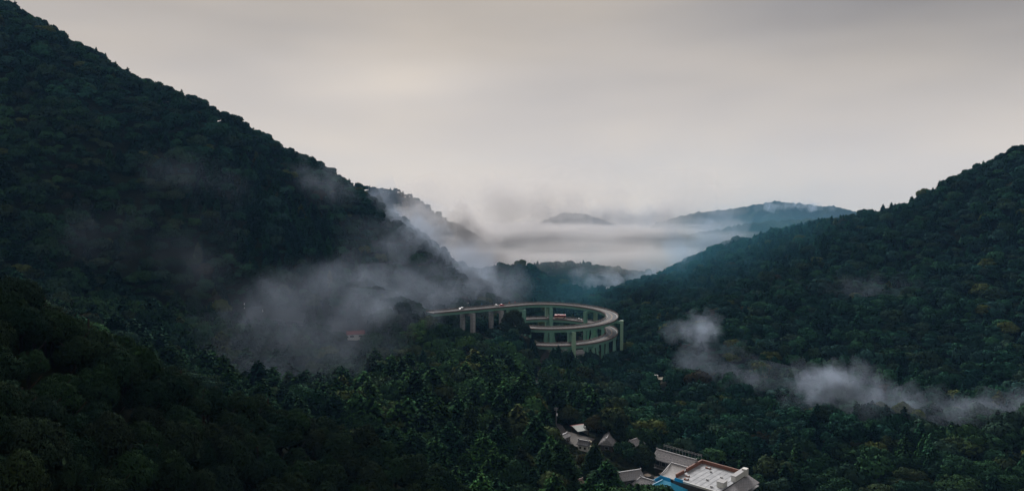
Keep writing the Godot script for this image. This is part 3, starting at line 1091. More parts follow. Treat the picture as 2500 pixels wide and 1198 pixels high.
func windows(o: Node3D, list: Array, frame: Material, glass: Material):
	# each: [centre, width, height, facing: 0 +z, 1 +x, 2 -z, 3 -x]
	for w in list:
		var b := Basis(Vector3.UP, w[3] * PI * 0.5)
		var xf := Transform3D(b, w[0])
		var f := []
		for s in [-1.0, 1.0]:
			f.append_array(bx(s * (w[1] * 0.5), 0, 0.05, 0.1, w[2] + 0.1, 0.14))
			f.append_array(bx(0, s * (w[2] * 0.5), 0.05, w[1] - 0.1, 0.1, 0.14))
		var n := part("window", faces_mesh(f), frame, o, xf)
		part("pane", faces_mesh(bx(0, 0, 0.03, w[1] - 0.1, w[2] - 0.1, 0.03)), glass, n)

func house(called: String, label: String, at: Vector2, turn: float, w: float, d: float, wall: float, rise: float, wm: Material, rm: Material, hip := 0.0, over := 0.6, group := "") -> Node3D:
	var y := ground(at.x, at.y)
	var o := thing(called, label, "house", Vector3(at.x, y, at.y), turn, group)
	part("wall", faces_mesh(bx(0, wall * 0.5 - 0.75, 0, w, wall + 1.5, d)), wm, o)
	if hip == 0.0 and rise > 0.0:
		for s in [-1.0, 1.0]:
			var x: float = s * (w * 0.5 - 0.06)
			var tri := [Vector3(x, wall, -d * 0.5), Vector3(x, wall + rise * 0.9, 0), Vector3(x, wall, d * 0.5)]
			if s > 0.0:
				tri.reverse()
			part("gable_wall", faces_mesh([tri]), wm, o)
	tiled_roof(o, -w * 0.5 - over, w * 0.5 + over, -d * 0.5 - over, d * 0.5 + over, wall + 0.02, wall + rise, hip, rm, rm, 0.7)
	var fr := mat("window_frame", lin(0.3, 0.3, 0.3), 0.5)
	var gl := mat("dark_glass", lin(0.02, 0.025, 0.03), 0.12, 0.5)
	windows(o, [[Vector3(-w * 0.25, wall * 0.5, d * 0.5), w * 0.22, wall * 0.4, 0], [Vector3(w * 0.25, wall * 0.5, d * 0.5), w * 0.22, wall * 0.4, 0], [Vector3(w * 0.5, wall * 0.5, 0), d * 0.3, wall * 0.4, 1], [Vector3(-w * 0.5, wall * 0.5, 0), d * 0.3, wall * 0.4, 3]], fr, gl)
	return o

func build_buildings():
	var asphalt := noise_mat("old_asphalt", lin(0.025, 0.025, 0.027), lin(0.05, 0.048, 0.048), 0.2, 0.9, 0.15)
	var paving := noise_mat("yard_paving", lin(0.10, 0.095, 0.092), lin(0.17, 0.16, 0.155), 0.2, 0.9, 0.15)
	for k in ROADS.size():
		structure(numbered(ROADS[k][0]), ground_strip(ROADS[k][1], ROADS[k][2], 0.15), paving if ROADS[k][0] == "yard_path" else asphalt)
	structure("parking_ground", ground_strip([Vector2(36, -651), Vector2(64, -651)], 14.0, 0.12), asphalt)
	structure("yard", ground_strip([Vector2(22, -298), Vector2(34, -292)], 13.0, 0.1), paving)
	structure("parking_ground_001", ground_strip([Vector2(36, -516), Vector2(58, -510)], 8.0, 0.12), asphalt)
	var white := mat("white_wall", lin(0.62, 0.62, 0.60), 0.8)
	var cream := noise_mat("cream_wall", lin(0.38, 0.37, 0.30), lin(0.48, 0.46, 0.39), 0.3)
	var wood := noise_mat("brown_boards", lin(0.09, 0.055, 0.04), lin(0.16, 0.10, 0.075), 0.5)
	var dark := noise_mat("dark_wall", lin(0.045, 0.042, 0.042), lin(0.09, 0.085, 0.08), 0.3)
	var tile := noise_mat("grey_roof_tile", lin(0.15, 0.15, 0.165), lin(0.34, 0.33, 0.34), 0.35, 0.55, 0.5, 2.0)
	var patchy := noise_mat("weathered_roof_tile", lin(0.10, 0.10, 0.12), lin(0.50, 0.48, 0.48), 0.45, 0.55, 0.5, 2.0)
	var rust := noise_mat("red_roof", lin(0.22, 0.05, 0.04), lin(0.34, 0.10, 0.085), 0.2, 0.6)
	var slate := noise_mat("dark_roof", lin(0.06, 0.06, 0.07), lin(0.14, 0.14, 0.15), 0.3, 0.5)
	var sheet := noise_mat("pale_roof_sheet", lin(0.19, 0.22, 0.205), lin(0.27, 0.29, 0.275), 0.2, 0.5)
	build_inn(tile, patchy, white, dark)
	# red roofed house on the left hillside
	house("red_roofed_house", "long red roofed house with white walls in the mist left of the viaduct", Vector2(-107, -464), 0.35, 11.5, 5.0, 2.9, 1.7, white, rust, 0.0, 0.5)
	# small flat roofed cream house in the gorge
	var y := ground(96, -438)
	var o := thing("cream_house", "small cream flat roofed house alone among trees right below the spiral", "house", Vector3(96, y - 0.6, -438), 0.25)
	part("wall", faces_mesh(bx(0, 2.4, 0, 6.2, 6.4, 5.0)), cream, o)
	part("roof", faces_mesh(bx(0, 5.75, 0, 7.0, 0.3, 6.0)), cream, o)
	part("upper_room", faces_mesh(bx(-2.0, 6.9, -1.4, 2.2, 2.0, 2.0)), white, o)
	part("balcony", faces_mesh(bx(1.0, 3.4, 3.1, 4.0, 1.0, 1.2)), cream, o)
	windows(o, [[Vector3(-1.4, 4.6, 2.5), 1.6, 1.2, 0], [Vector3(1.5, 4.7, 2.5), 1.8, 1.2, 0]], mat("window_frame", lin(0.3, 0.3, 0.3), 0.5), mat("dark_glass", lin(0.02, 0.025, 0.03), 0.12, 0.5))
	# houses seen through the spiral
	house("long_house", "long grey roofed house on the valley floor inside the spiral", Vector2(52, -550), 0.15, 13.0, 6.0, 3.0, 1.8, cream, tile, 1.0)
	house("white_house", "small white gabled house under the lower turn of the bridge", Vector2(40, -531), 1.3, 6.0, 4.5, 3.6, 1.8, white, sheet)
	house("brown_house", "brown roofed house behind the right half of the spiral", Vector2(64, -600), 0.3, 8.0, 5.5, 3.0, 2.0, cream, wood)
	# the far village
	var village := [[118, -966, 0.2], [127, -974, 0.5], [134, -962, -0.3], [141, -972, 0.1], [149, -964, 0.9], [156, -975, 0.3], [166, -968, -0.5]]
	for k in village.size():
		house("village_house", ["pale house at the left end of the distant misty village", "second pale house from the left in the distant village", "nearest white house in the middle of the distant village", "pale house behind the middle of the distant village", "white house right of the middle in the distant village", "pale house set back at the right of the distant village", "last pale house at the right end of the distant village"][k], Vector2(village[k][0], village[k][1]), village[k][2], 8.0, 6.0, 4.2, 1.6, white, [sheet, tile, white][k % 3], 0.0, 0.4, "houses of the far village")
	# yard with sheds beyond the inn
	y = ground(31, -306)
	o = thing("open_shed", "open fronted shed with pale sheet roof and rusty ridge beside the yard", "shed", Vector3(31, y, -306), 0.4)
	for x in [-2.6, 2.6]:
		for z in [-3.2, 3.2]:
			part("post", faces_mesh(bx(x, 1.2, z, 0.22, 3.6, 0.22)), wood, o)
	part("back_wall", faces_mesh(bx(0, 1.3, -3.05, 5.0, 3.4, 0.15)), dark, o)
	part("side_wall", faces_mesh(bx(2.55, 1.3, 0, 0.15, 3.4, 5.9)), cream, o)
	part("roof", faces_mesh([[Vector3(-3.3, 3.0, 4.0), Vector3(-3.3, 3.9, -1.8), Vector3(3.3, 3.9, -1.8), Vector3(3.3, 3.0, 4.0)], [Vector3(3.3, 2.85, 4.0), Vector3(3.3, 3.75, -1.8), Vector3(-3.3, 3.75, -1.8), Vector3(-3.3, 2.85, 4.0)], [Vector3(-3.3, 2.85, 4.0), Vector3(-3.3, 3.0, 4.0), Vector3(3.3, 3.0, 4.0), Vector3(3.3, 2.85, 4.0)]]), sheet, o)
	part("ridge_strip", faces_mesh([[Vector3(-3.3, 3.91, -1.8), Vector3(-3.3, 3.4, -4.0), Vector3(3.3, 3.4, -4.0), Vector3(3.3, 3.91, -1.8)], [Vector3(3.3, 3.7, -1.8), Vector3(3.3, 3.25, -4.0), Vector3(-3.3, 3.25, -4.0), Vector3(-3.3, 3.7, -1.8)]]), rust, o)
	y = ground(23, -291)
	house("grey_shed", "low grey roofed shed at the near left corner of the yard", Vector2(22.5, -292), 0.9, 4.6, 3.6, 2.2, 0.7, dark, tile, 0.0, 0.4)
	house("dark_hut", "dark roofed hut with white trim between the yard and the tiled hall", Vector2(30.5, -284), -0.5, 4.2, 3.4, 2.6, 1.3, white, slate, 0.0, 0.5)
	house("tiled_hall", "steep grey tiled hall roof behind the tall conifer", Vector2(42, -291), 1.25, 11.0, 5.0, 3.0, 2.6, dark, tile, 0.0, 0.8)
	house("rear_wing", "small tiled roof half hidden behind the dome shaped tree", Vector2(53, -289), 0.7, 6.0, 4.6, 5.2, 1.8, dark, patchy, 0.0, 0.7)
	house("brown_hut", "narrow brown wooden hut with pinkish roof near the bottom edge", Vector2(24, -243), 0.5, 3.2, 2.4, 2.6, 0.9, wood, noise_mat("pinkish_roof", lin(0.24, 0.17, 0.16), lin(0.36, 0.28, 0.26), 0.4), 0.0, 0.3)
	house("brown_cabin", "brown plank cabin mostly hidden under trees left of the yard", Vector2(16, -266), 0.4, 4.0, 3.0, 3.0, 1.0, wood, wood, 0.0, 0.3)

func build_inn(tile: Material, patchy: Material, white: Material, dark: Material):
	# local x runs to the lower right of the picture, local z to the lower left
	var base := 1.5
	var brick := noise_mat("red_brown_wall", lin(0.17, 0.075, 0.05), lin(0.24, 0.11, 0.08), 0.4)
	var roofing := noise_mat("white_roof_sheet", lin(0.24, 0.25, 0.27), lin(0.36, 0.37, 0.39), 0.05, 0.6)
	var blue := noise_mat("blue_sheet", lin(0.015, 0.24, 0.42), lin(0.03, 0.33, 0.54), 0.35, 0.5)
	var steel := mat("rail_steel", lin(0.30, 0.31, 0.32), 0.5)
	var fr := mat("window_frame", lin(0.3, 0.3, 0.3), 0.5)
	var gl := mat("dark_glass", lin(0.02, 0.025, 0.03), 0.12, 0.5)
	var slab := mat("balcony_slab", lin(0.34, 0.34, 0.35), 0.8)
	var o := thing("inn", "large riverside inn with white flat roof and red brown parapet", "building", Vector3(76.2, base, -266.7), deg_to_rad(-43.0))
	part("wall", faces_mesh(bx(8.0, 5.2, 10.8, 18.0, 14.4, 22.6)), dark, o)
	var r := part("flat_roof", faces_mesh(bx(8.0, 12.5, 10.8, 17.8, 0.2, 22.4)), roofing, o)
	for p in [[8.0, -0.75, 18.4, 0.4], [-1.1, 5.6, 0.4, 12.3], [-1.1, 16.6, 0.4, 6.0]]:
		part("parapet", faces_mesh(bx(p[0], 13.2, p[1], p[2], 1.5, p[3])), brick, r)
		part("coping", faces_mesh(bx(p[0], 14.0, p[1], p[2] + 0.14, 0.1, p[3] + 0.14)), mat("coping", lin(0.20, 0.11, 0.09), 0.7), r)
	part("parapet", faces_mesh(bx(8.0, 12.85, 21.9, 17.4, 0.7, 0.3)), white, r)
	for p in [[3.4, 2.6, 2.0, 1.2], [1.4, 15.4, 1.4, 1.2], [2.6, 18.4, 1.5, 1.3]]:
		part("roof_hatch", faces_mesh(bx(p[0], 12.78, p[1], p[2], 0.36, p[3])), brick, r)
		part("hatch_lid", faces_mesh(bx(p[0] + 0.2, 13.0, p[1], p[2] * 0.5, 0.08, p[3] * 0.8)), slab, r)
	for k in 8:
		part("seam", faces_mesh(bx(0.6 + k * 2.1, 12.63, 10.8, 0.1, 0.06, 22.0)), roofing, r)
	for p in [[6.0, 5.5], [11.5, 8.0], [8.6, 13.6], [12.6, 18.4]]:
		part("roof_vent", faces_mesh(bx(p[0], 12.85, p[1], 0.7, 0.5, 0.7)), slab, r)
	part("roof_pipe", faces_mesh(bx(8.0, 12.75, 0.2, 15.0, 0.16, 0.16)), steel, r)
	for p in [[16.3, 3.0, 1.8, 10.4, 2.0], [15.2, 15.2, 2.6, 3.2, 1.9]]:
		part("roof_house", faces_mesh(bx(p[0], 12.6 + p[4] * 0.5, p[1], p[2], p[4], p[3])), white, o)
		part("roof_house_cover", faces_mesh(bx(p[0], 12.7 + p[4], p[1], p[2] + 0.2, 0.14, p[3] + 0.2)), slab, o)
	part("roof_turret", faces_mesh(bx(17.0, 14.0, -0.4, 1.8, 2.8, 2.0)), white, o)
	# tiled lean-to and balconies on the river side
	part("river_roof", faces_mesh([[Vector3(21.6, 10.4, -3.0), Vector3(21.6, 10.4, 18.0), Vector3(17.05, 12.2, 18.0), Vector3(17.05, 12.2, -3.0)], [Vector3(17.05, 11.95, -3.0), Vector3(17.05, 11.95, 18.0), Vector3(21.6, 10.15, 18.0), Vector3(21.6, 10.15, -3.0)], [Vector3(21.6, 10.15, -3.0), Vector3(21.6, 10.15, 18.0), Vector3(21.6, 10.4, 18.0), Vector3(21.6, 10.4, -3.0)]]), tile, o)
	for k in 4:
		var yy := 0.4 + k * 2.9
		var f := part("balcony", faces_mesh(bx(19.3, yy, 7.5, 4.4, 0.22, 20.6)), slab, o)
		var rails := []
		for h in [0.5, 1.0]:
			rails.append_array(bx(21.4, yy + h, 7.5, 0.06, 0.06, 20.4))
		for q in 21:
			rails.append_array(bx(21.4, yy + 0.55, -2.6 + q * 1.0, 0.05, 0.9, 0.05))
		part("railing", faces_mesh(rails), steel, f)
		var list := []
		for q in 6:
			list.append([Vector3(17.0, yy + 1.5, -1.0 + q * 3.4), 2.2, 1.8, 1])
		windows(o, list, fr, gl)
		if k < 3:
			for q in 5:
				windows(o, [[Vector3(1.5 + q * 3.2, yy + 1.6, 22.1), 2.0, 1.6, 0]], fr, gl)
	# long tiled wing
	var w := thing("tiled_wing", "long wing of the inn under a patchy grey tiled roof with railings below", "building", Vector3(76.2, base, -266.7), deg_to_rad(-43.0))
	part("wall", faces_mesh(bx(-9.9, 5.2, 3.2, 16.8, 13.6, 6.2)), dark, w)
	tiled_roof(w, -19.2, -1.35, -0.8, 7.4, 12.2, 14.9, 0.0, patchy, tile, 0.6)
	var rails := []
	for h in [0.0, 0.55]:
		rails.append_array(bx(-9.9, 9.2 + h, 7.0, 16.6, 0.07, 0.07))
	for q in 17:
		rails.append_array(bx(-18.0 + q, 9.2, 7.0, 0.06, 1.2, 0.06))
	part("gallery_floor", faces_mesh(bx(-9.9, 8.5, 6.7, 16.8, 0.2, 0.78)), slab, w)
	part("railing", faces_mesh(rails), steel, w)
	var list := []
	for q in 6:
		list.append([Vector3(-17.0 + q * 2.8, 10.6, 6.3), 1.9, 1.7, 0])
	windows(w, list, fr, gl)
	var back := []
	for h in [0.4, 0.9]:
		back.append_array(bx(-10.0, 14.9 + h, -1.2, 17.5, 0.06, 0.06))
	for q in 13:
		back.append_array(bx(-18.5 + q * 1.42, 14.6, -1.2, 0.06, 2.4, 0.06))
	part("lightning_rail", faces_mesh(back), steel, w)
	# entrance roof
	var e := thing("entrance_roof", "curved grey entrance roof between the tiled wing and the white flat roof", "building", Vector3(76.2, base, -266.7), deg_to_rad(-43.0))
	part("wall", faces_mesh(bx(-5.9, 4.4, 12.0, 5.6, 12.0, 6.6)), dark, e)
	var curve := []
	var n := 7
	for k in n:
		var f0 := k / float(n)
		var f1 := (k + 1) / float(n)
		var z0 := 8.6 + 8.0 * f0
		var z1 := 8.6 + 8.0 * f1
		var y0 := 12.9 - 2.6 * (1.0 - pow(1.0 - f0, 1.6))
		var y1 := 12.9 - 2.6 * (1.0 - pow(1.0 - f1, 1.6))
		curve.append([Vector3(-9.6, y0, z0), Vector3(-2.4, y0, z0), Vector3(-2.4, y1, z1), Vector3(-9.6, y1, z1)])
		curve.append([Vector3(-9.6, y1 - 0.3, z1), Vector3(-2.4, y1 - 0.3, z1), Vector3(-2.4, y0 - 0.3, z0), Vector3(-9.6, y0 - 0.3, z0)])
		for x in [-9.6, -2.4]:
			var q := [Vector3(x, y0 - 0.3, z0), Vector3(x, y0, z0), Vector3(x, y1, z1), Vector3(x, y1 - 0.3, z1)]
			if x > -5.0:
				q.reverse()
			curve.append(q)
	part("roof", faces_mesh(curve), noise_mat("smooth_grey_roof", lin(0.26, 0.25, 0.25), lin(0.36, 0.35, 0.35), 0.2, 0.6), e)
	part("ridge_cap", faces_mesh(bx(-6.0, 13.1, 8.4, 7.5, 0.5, 0.5)), tile, e)
	for x in [-9.6, -2.4]:
		part("verge_cap", faces_mesh(bar(Vector3(x, 12.95, 8.6), Vector3(x, 10.45, 16.4), 0.3, 0.3)), tile, e)
	# blue sheeted roof and its upright sheets
	var b := thing("blue_roof_pavilion", "pavilion under a bright blue sheeted hip roof at the bottom edge", "building", Vector3(76.2, base, -266.7), deg_to_rad(-43.0))
	part("wall", faces_mesh(bx(-0.4, 4.6, 27.8, 9.6, 12.0, 8.2)), dark, b)
	part("roof", faces_mesh(roof_faces(-6.4, 5.6, 22.5, 33.0, 10.8, 14.0, 4.4, 0.2)), blue, b)
	for p in [[Vector3(-6.4, 10.9, 33.0), Vector3(-2.0, 14.1, 27.75)], [Vector3(5.6, 10.9, 33.0), Vector3(1.2, 14.1, 27.75)]]:
		part("hip_fold", faces_mesh(bar(p[0], p[1], 0.3, 0.25)), blue, b)
	part("sheet_screen", faces_mesh(bx(-4.2, 12.0, 22.2, 4.4, 1.9, 0.15)), blue, b)
	part("sheet_screen", faces_mesh(bx(-6.5, 11.6, 25.2, 0.15, 1.9, 5.8)), blue, b)
	part("sheet_screen", faces_mesh(bx(1.6, 13.2, 22.3, 3.4, 1.2, 0.15)), blue, b)
	# two tiled roofs at the bottom edge
	house("garden_house", "grey tiled garden house left of the blue roof, its ridge seen end on", Vector2(45.0, -256.5), 0.35, 8.4, 5.6, 3.8, 2.0, dark, tile, 0.0, 0.7)
	house("garden_house", "grey hipped garden house touching the blue roof at the bottom edge", Vector2(51, -252), -0.75, 7.6, 6.0, 4.4, 2.2, dark, tile, 1.6, 0.7)

# ---------------------------------------------------------------- vehicles
func wheel_mesh(r: float, w: float) -> Mesh:
	var m := CylinderMesh.new()
	m.top_radius = r
	m.bottom_radius = r
	m.height = w
	m.radial_segments = 12
	m.rings = 0
	return m

func car(called: String, label: String, color: Color, at: Vector3, head: Vector3, long := 4.3, high := 1.5, group := ""):
	var o := thing(called, label, "car", at, atan2(-head.z, head.x), group)
	var paint := mat("car paint %s" % color, color, 0.3, 0.5)
	var glass := mat("dark_glass", lin(0.02, 0.025, 0.03), 0.12, 0.5)
	var tyre := mat("tyre", lin(0.02, 0.02, 0.02), 0.9)
	var l := long * 0.5
	var w := 0.84
	# body outline from the side, front at +x
	var low := [Vector2(-l, 0.35), Vector2(-l, 0.78), Vector2(-l + 0.15, 0.92), Vector2(l * 0.45, 0.95), Vector2(l - 0.15, 0.78), Vector2(l, 0.6), Vector2(l, 0.3)]
	var top := [Vector2(-l + 0.25, 0.93), Vector2(-l + 0.75, high), Vector2(l * 0.12, high), Vector2(l * 0.5, 0.93)]
	for q in [["body", low, w, paint], ["cabin", top, w * 0.88, glass]]:
		var f := []
		var a := []
		var c := []
		for p in q[1]:
			a.append(Vector3(p.x, p.y, q[2]))
			c.append(Vector3(p.x, p.y, -q[2]))
		f.append(a)
		var rc := c.duplicate()
		rc.reverse()
		f.append(rc)
		for k in a.size():
			var j: int = (k + 1) % a.size()
			f.append([a[k], c[k], c[j], a[j]])
		part(q[0], faces_mesh(f), q[3], o)
	part("roof", faces_mesh(bx((-l + 0.75 + l * 0.12) * 0.5, high + 0.02, 0, l * 1.12 - 0.8, 0.05, w * 1.72)), paint, o)
	for x in [-l * 0.62, l * 0.62]:
		for z in [-w, w]:
			part("wheel", wheel_mesh(0.31, 0.2), tyre, o, Transform3D(Basis(Vector3.RIGHT, PI / 2), Vector3(x, 0.31, z)))
	for z in [-0.6, 0.6]:
		part("headlight", faces_mesh(bx(l, 0.66, z, 0.06, 0.14, 0.3)), mat("lamp_glass", lin(0.6, 0.6, 0.58), 0.2), o)
		part("tail_light", faces_mesh(bx(-l, 0.72, z, 0.06, 0.16, 0.26)), mat("tail_glass", lin(0.35, 0.02, 0.02), 0.3), o)

func on_deck(s: float, off: float) -> Vector3:
	var f := deck_at(s)
	return f[0] + f[1] * off + Vector3(0, 0.012, 0)

func build_vehicles():
	var white := lin(0.70, 0.70, 0.70)
	car("parked_car", "red car on the top of the viaduct where the curve begins", lin(0.5, 0.02, 0.03), on_deck(-25.0, 1.9), deck_at(-25.0)[2])
	car("car", "white car just behind the red car on the viaduct", white, on_deck(-30.5, 1.9), deck_at(-30.0)[2])
	car("car", "dark car alone on the straight viaduct above the concrete piers", lin(0.04, 0.05, 0.06), on_deck(-68.0, 1.9), -deck_at(-68.0)[2])
	car("car", "white car on the lower turn to the right of the red bus", white, on_deck(turn_s(386.0), 1.7), deck_at(turn_s(386.0))[2])
	car("van", "white van behind the green column left of the red bus", white, on_deck(turn_s(351.0), 1.7), deck_at(turn_s(351.0))[2], 4.6, 2.0)
	# the bus
	var s := turn_s(363.0)
	var f := deck_at(s)
	var o := thing("bus", "red coach with cream lower band crossing the back of the lower turn", "bus", on_deck(s, 1.7), atan2(-f[2].z, f[2].x))
	var red := mat("bus_red", lin(0.50, 0.035, 0.025), 0.35, 0.5)
	var cream := mat("bus_cream", lin(0.62, 0.52, 0.38), 0.4, 0.5)
	var glass := mat("dark_glass", lin(0.02, 0.025, 0.03), 0.12, 0.5)
	part("lower_body", faces_mesh(bx(0, 0.8, 0, 9.4, 0.9, 2.4)), cream, o)
	part("upper_body", faces_mesh(bx(0, 2.15, 0, 9.36, 1.8, 2.38)), red, o)
	part("roof", faces_mesh(bx(0, 3.12, 0, 9.1, 0.14, 2.2)), red, o)
	part("roof_unit", faces_mesh(bx(-1.5, 3.27, 0, 2.4, 0.18, 1.5)), red, o)
	for z in [-1.21, 1.21]:
		for k in 6:
			part("window", faces_mesh(bx(-3.7 + k * 1.4, 2.05, z, 1.25, 0.8, 0.04)), glass, o)
		for x in [-2.6, 2.9]:
			part("wheel", wheel_mesh(0.48, 0.28), mat("tyre", lin(0.02, 0.02, 0.02), 0.9), o, Transform3D(Basis(Vector3.RIGHT, PI / 2), Vector3(x, 0.48, z * 0.93)))
	part("windscreen", faces_mesh(bx(4.71, 2.0, 0, 0.05, 1.2, 2.1)), glass, o)
	part("rear_window", faces_mesh(bx(-4.71, 2.2, 0, 0.05, 0.8, 1.9)), glass, o)
	part("door", faces_mesh(bx(3.9, 1.5, 1.22, 0.9, 2.0, 0.05)), glass, o)
	for z in [-0.9, 0.9]:
		part("headlight", faces_mesh(bx(4.72, 0.8, z, 0.05, 0.2, 0.35)), mat("lamp_glass", lin(0.6, 0.6, 0.58), 0.2), o)
	# parked beyond the spiral
	var lot := [[40, -648, "white car at the left end of the row parked beyond the spiral", white], [44, -649, "blue grey car second in the row parked beyond the spiral", lin(0.12, 0.16, 0.22)], [48, -649, "silver car in the middle of the row parked beyond the spiral", lin(0.35, 0.36, 0.37)], [53, -648, "dark blue car fourth in the row parked beyond the spiral", lin(0.03, 0.06, 0.14)], [58, -647, "white car at the right end of the row parked beyond the spiral", white]]
	for k in lot:
		car("parked_car", k[2], k[3], Vector3(k[0], ground(k[0], k[1]) + 0.35, k[1]), Vector3(0.3, 0, 1).normalized(), 4.2, 1.5, "cars parked beyond the spiral")

# ---------------------------------------------------------------- small things
func pole(called: String, label: String, at: Vector3, h: float, m: Material, arms: int, category := "pole") -> Node3D:
	var o := thing(called, label, category, at)
	var c := CylinderMesh.new()
	c.top_radius = 0.11
	c.bottom_radius = 0.17
	c.height = h + 1.0
	c.radial_segments = 10
	c.rings = 0
	part("shaft", c, m, o, Transform3D(Basis(), Vector3(0, h * 0.5 - 0.5, 0)))
	for k in arms:
		part("crossarm", faces_mesh(bx(0, h - 0.4 - k * 0.8, 0, 1.8, 0.12, 0.12)), m, o)
		for x in [-0.8, -0.3, 0.3, 0.8]:
			part("insulator", faces_mesh(bx(x, h - 0.25 - k * 0.8, 0, 0.1, 0.22, 0.1)), mat("insulator", lin(0.6, 0.6, 0.58), 0.3), o)
	return o

func build_small_things():
	var grey := mat("pole_grey", lin(0.22, 0.22, 0.23), 0.7)
	var white := mat("white_paint", lin(0.7, 0.7, 0.7), 0.6)
	var g := func(x, z): return Vector3(x, ground(x, z), z)
	var o := pole("utility_pole", "grey utility pole with white box at the far left of the yard", g.call(20.5, -312.0), 11.0, grey, 2)
	part("transformer", faces_mesh(bx(0.35, 7.6, 0.25, 0.6, 1.0, 0.6)), white, o)
	pole("utility_pole", "thin utility pole among the trees right of the spiral", g.call(88.0, -484.0), 12.0, grey, 2)
	o = pole("utility_pole", "utility pole with pale boxes among trees above the left hillside road", g.call(-208.0, -402.0), 9.0, grey, 2)
	part("transformer", faces_mesh(bx(0.4, 6.5, 0.2, 0.7, 1.2, 0.7)), white, o)
	pole("utility_pole", "utility pole beside the lane below the spiral", g.call(21.5, -440.0), 10.0, grey, 1)
	# painted crossing on the lane
	var marks := []
	for k in 4:
		marks.append_array(bx(14.6 + k * 0.85, 0, -428.0, 0.45, 0.02, 2.2))
	o = thing("road_marking", "white painted bars across the dark lane between the trees", "road marking", Vector3(0, ground(16.0, -428.0) + 0.5, 0))
	part("paint", faces_mesh(marks), white, o)
	# lamp and signs on the viaduct
	var f := deck_at(-60.0)
	o = thing("street_lamp", "grey street lamp on the back rail of the viaduct", "street lamp", f[0] + f[1] * 4.6)
	part("post", faces_mesh(bx(0, 2.2, 0, 0.14, 4.4, 0.14)), grey, o)
	part("arm", faces_mesh(bx(0.5, 4.4, 0.4, 1.2, 0.1, 0.1)), grey, o)
	part("lamp_head", faces_mesh(bx(1.1, 4.36, 0.4, 0.7, 0.16, 0.3)), white, o)
	f = deck_at(-44.5)
	o = thing("road_sign", "small blue road sign on a post at the back rail of the viaduct", "sign", f[0] + f[1] * 4.6, 0.5)
	part("post", faces_mesh(bx(0, 1.4, 0, 0.09, 2.8, 0.09)), grey, o)
	part("plate", faces_mesh(bx(0, 2.6, 0.07, 0.9, 0.9, 0.04)), mat("sign_blue", lin(0.03, 0.16, 0.30), 0.5), o)
	for k in 2:
		f = deck_at(-14.0 + k * 7.0)
		o = thing("warning_sign", ["red and white curve sign on the outer rail just past the red car", "second red and white curve sign farther round the outer rail"][k], "sign", f[0] + f[1] * 4.6, 0.2)
		part("post", faces_mesh(bx(0, 1.0, 0, 0.08, 2.0, 0.08)), grey, o)
		part("plate", faces_mesh(bx(0, 1.7, 0.06, 0.8, 0.6, 0.04)), mat("sign_red", lin(0.45, 0.05, 0.04), 0.5), o)
	# guard rails along the hillside road
	for r in [[0, 3, "weathered guard rail along the hillside road under the mountain", lin(0.16, 0.16, 0.155), 3.4], [3, 5, "white guard rail where the hillside road reaches the viaduct", lin(0.6, 0.6, 0.6), 3.4]]:
		o = thing("guard_rail", r[2], "guard rail")
		var c := Curve2D.new()
		for k in range(r[0], r[1] + 1):
			c.add_point(ROADS[0][1][k])
		var rm := mat("rail paint %s" % r[3], r[3], 0.7)
		var n := int(c.get_baked_length() / 4.0)
		var bars := []
		var posts := []
		for k in n:
			var a := c.sample_baked(k * 4.0)
			var b := c.sample_baked((k + 1) * 4.0)
			var side: Vector2 = Vector2(-(b - a).y, (b - a).x).normalized() * r[4]
			a += side
			b += side
			var pa := Vector3(a.x, maxf(ground(a.x, a.y), ground(a.x - side.x, a.y - side.y)) + 0.9, a.y)
			var pb := Vector3(b.x, maxf(ground(b.x, b.y), ground(b.x - side.x, b.y - side.y)) + 0.9, b.y)
			bars.append_array(bar(pa, pb, 0.4, 0.12))
			posts.append_array(box_faces(pa + Vector3(0, -0.4, 0), Vector3(0.08, 0, 0), Vector3(0, 0.6, 0), Vector3(0, 0, 0.08)))
		part("rail", faces_mesh(bars), rm, o)
		part("posts", faces_mesh(posts), rm, o).set_meta("kind", "stuff")
	# white posts along the foot of the mountain above the road
	for k in 6:
		var x := -207.0 + k * 8.0 + (k % 2) * 2.0
		var z := -423.0 - k * 5.2
		o = thing("marker_post", ["leftmost white post standing above the hillside road", "second white post from the left above the hillside road", "third white post from the left above the hillside road", "fourth white post from the left above the hillside road", "fifth white post from the left above the hillside road", "rightmost white post standing above the hillside road"][k], "post", g.call(x, z), 0.0, "white posts above the hillside road")
		part("shaft", faces_mesh(bx(0, 1.6, 0, 0.35, 3.6, 0.35)), white, o)
		part("cap", faces_mesh(bx(0, 3.45, 0, 0.5, 0.12, 0.5)), grey, o)
	# green fence behind the foreground spur
	o = thing("fence", "low green mesh fence with white posts below the hillside road", "fence", g.call(-160.0, -330.0))
	var green := mat("fence_green", lin(0.05, 0.13, 0.08), 0.7)
	for k in 5:
		part("post", faces_mesh(bx(k * 3.0 - 6.0, 1.2, 0, 0.22, 4.0, 0.22)), white, o)
	for y in [1.0, 1.7, 2.4]:
		part("rail", faces_mesh(bx(0, y, 0.0, 12.0, 0.3, 0.08)), green, o)
	# terrace parasols and the lantern by the inn
	var spots := [[54.0, -266.5], [58.0, -266.5], [61.0, -271.5]]
	for k in 3:
		o = thing("parasol", ["left pale parasol on the dark terrace of the inn", "pale parasol beside the tree on the terrace of the inn", "pale parasol close under the tiled wing of the inn"][k], "parasol", g.call(spots[k][0], spots[k][1]), k * 0.4, "parasols on the terrace of the inn")
		part("pole", faces_mesh(bx(0, 1.3, 0, 0.07, 2.6, 0.07)), grey, o)
		var cone := CylinderMesh.new()
		cone.top_radius = 0.05
		cone.bottom_radius = 1.5
		cone.height = 0.7
		cone.radial_segments = 8
		cone.rings = 0
		part("canopy", cone, mat("parasol_cloth", lin(0.66, 0.55, 0.47), 0.85), o, Transform3D(Basis(), Vector3(0, 2.6, 0)))
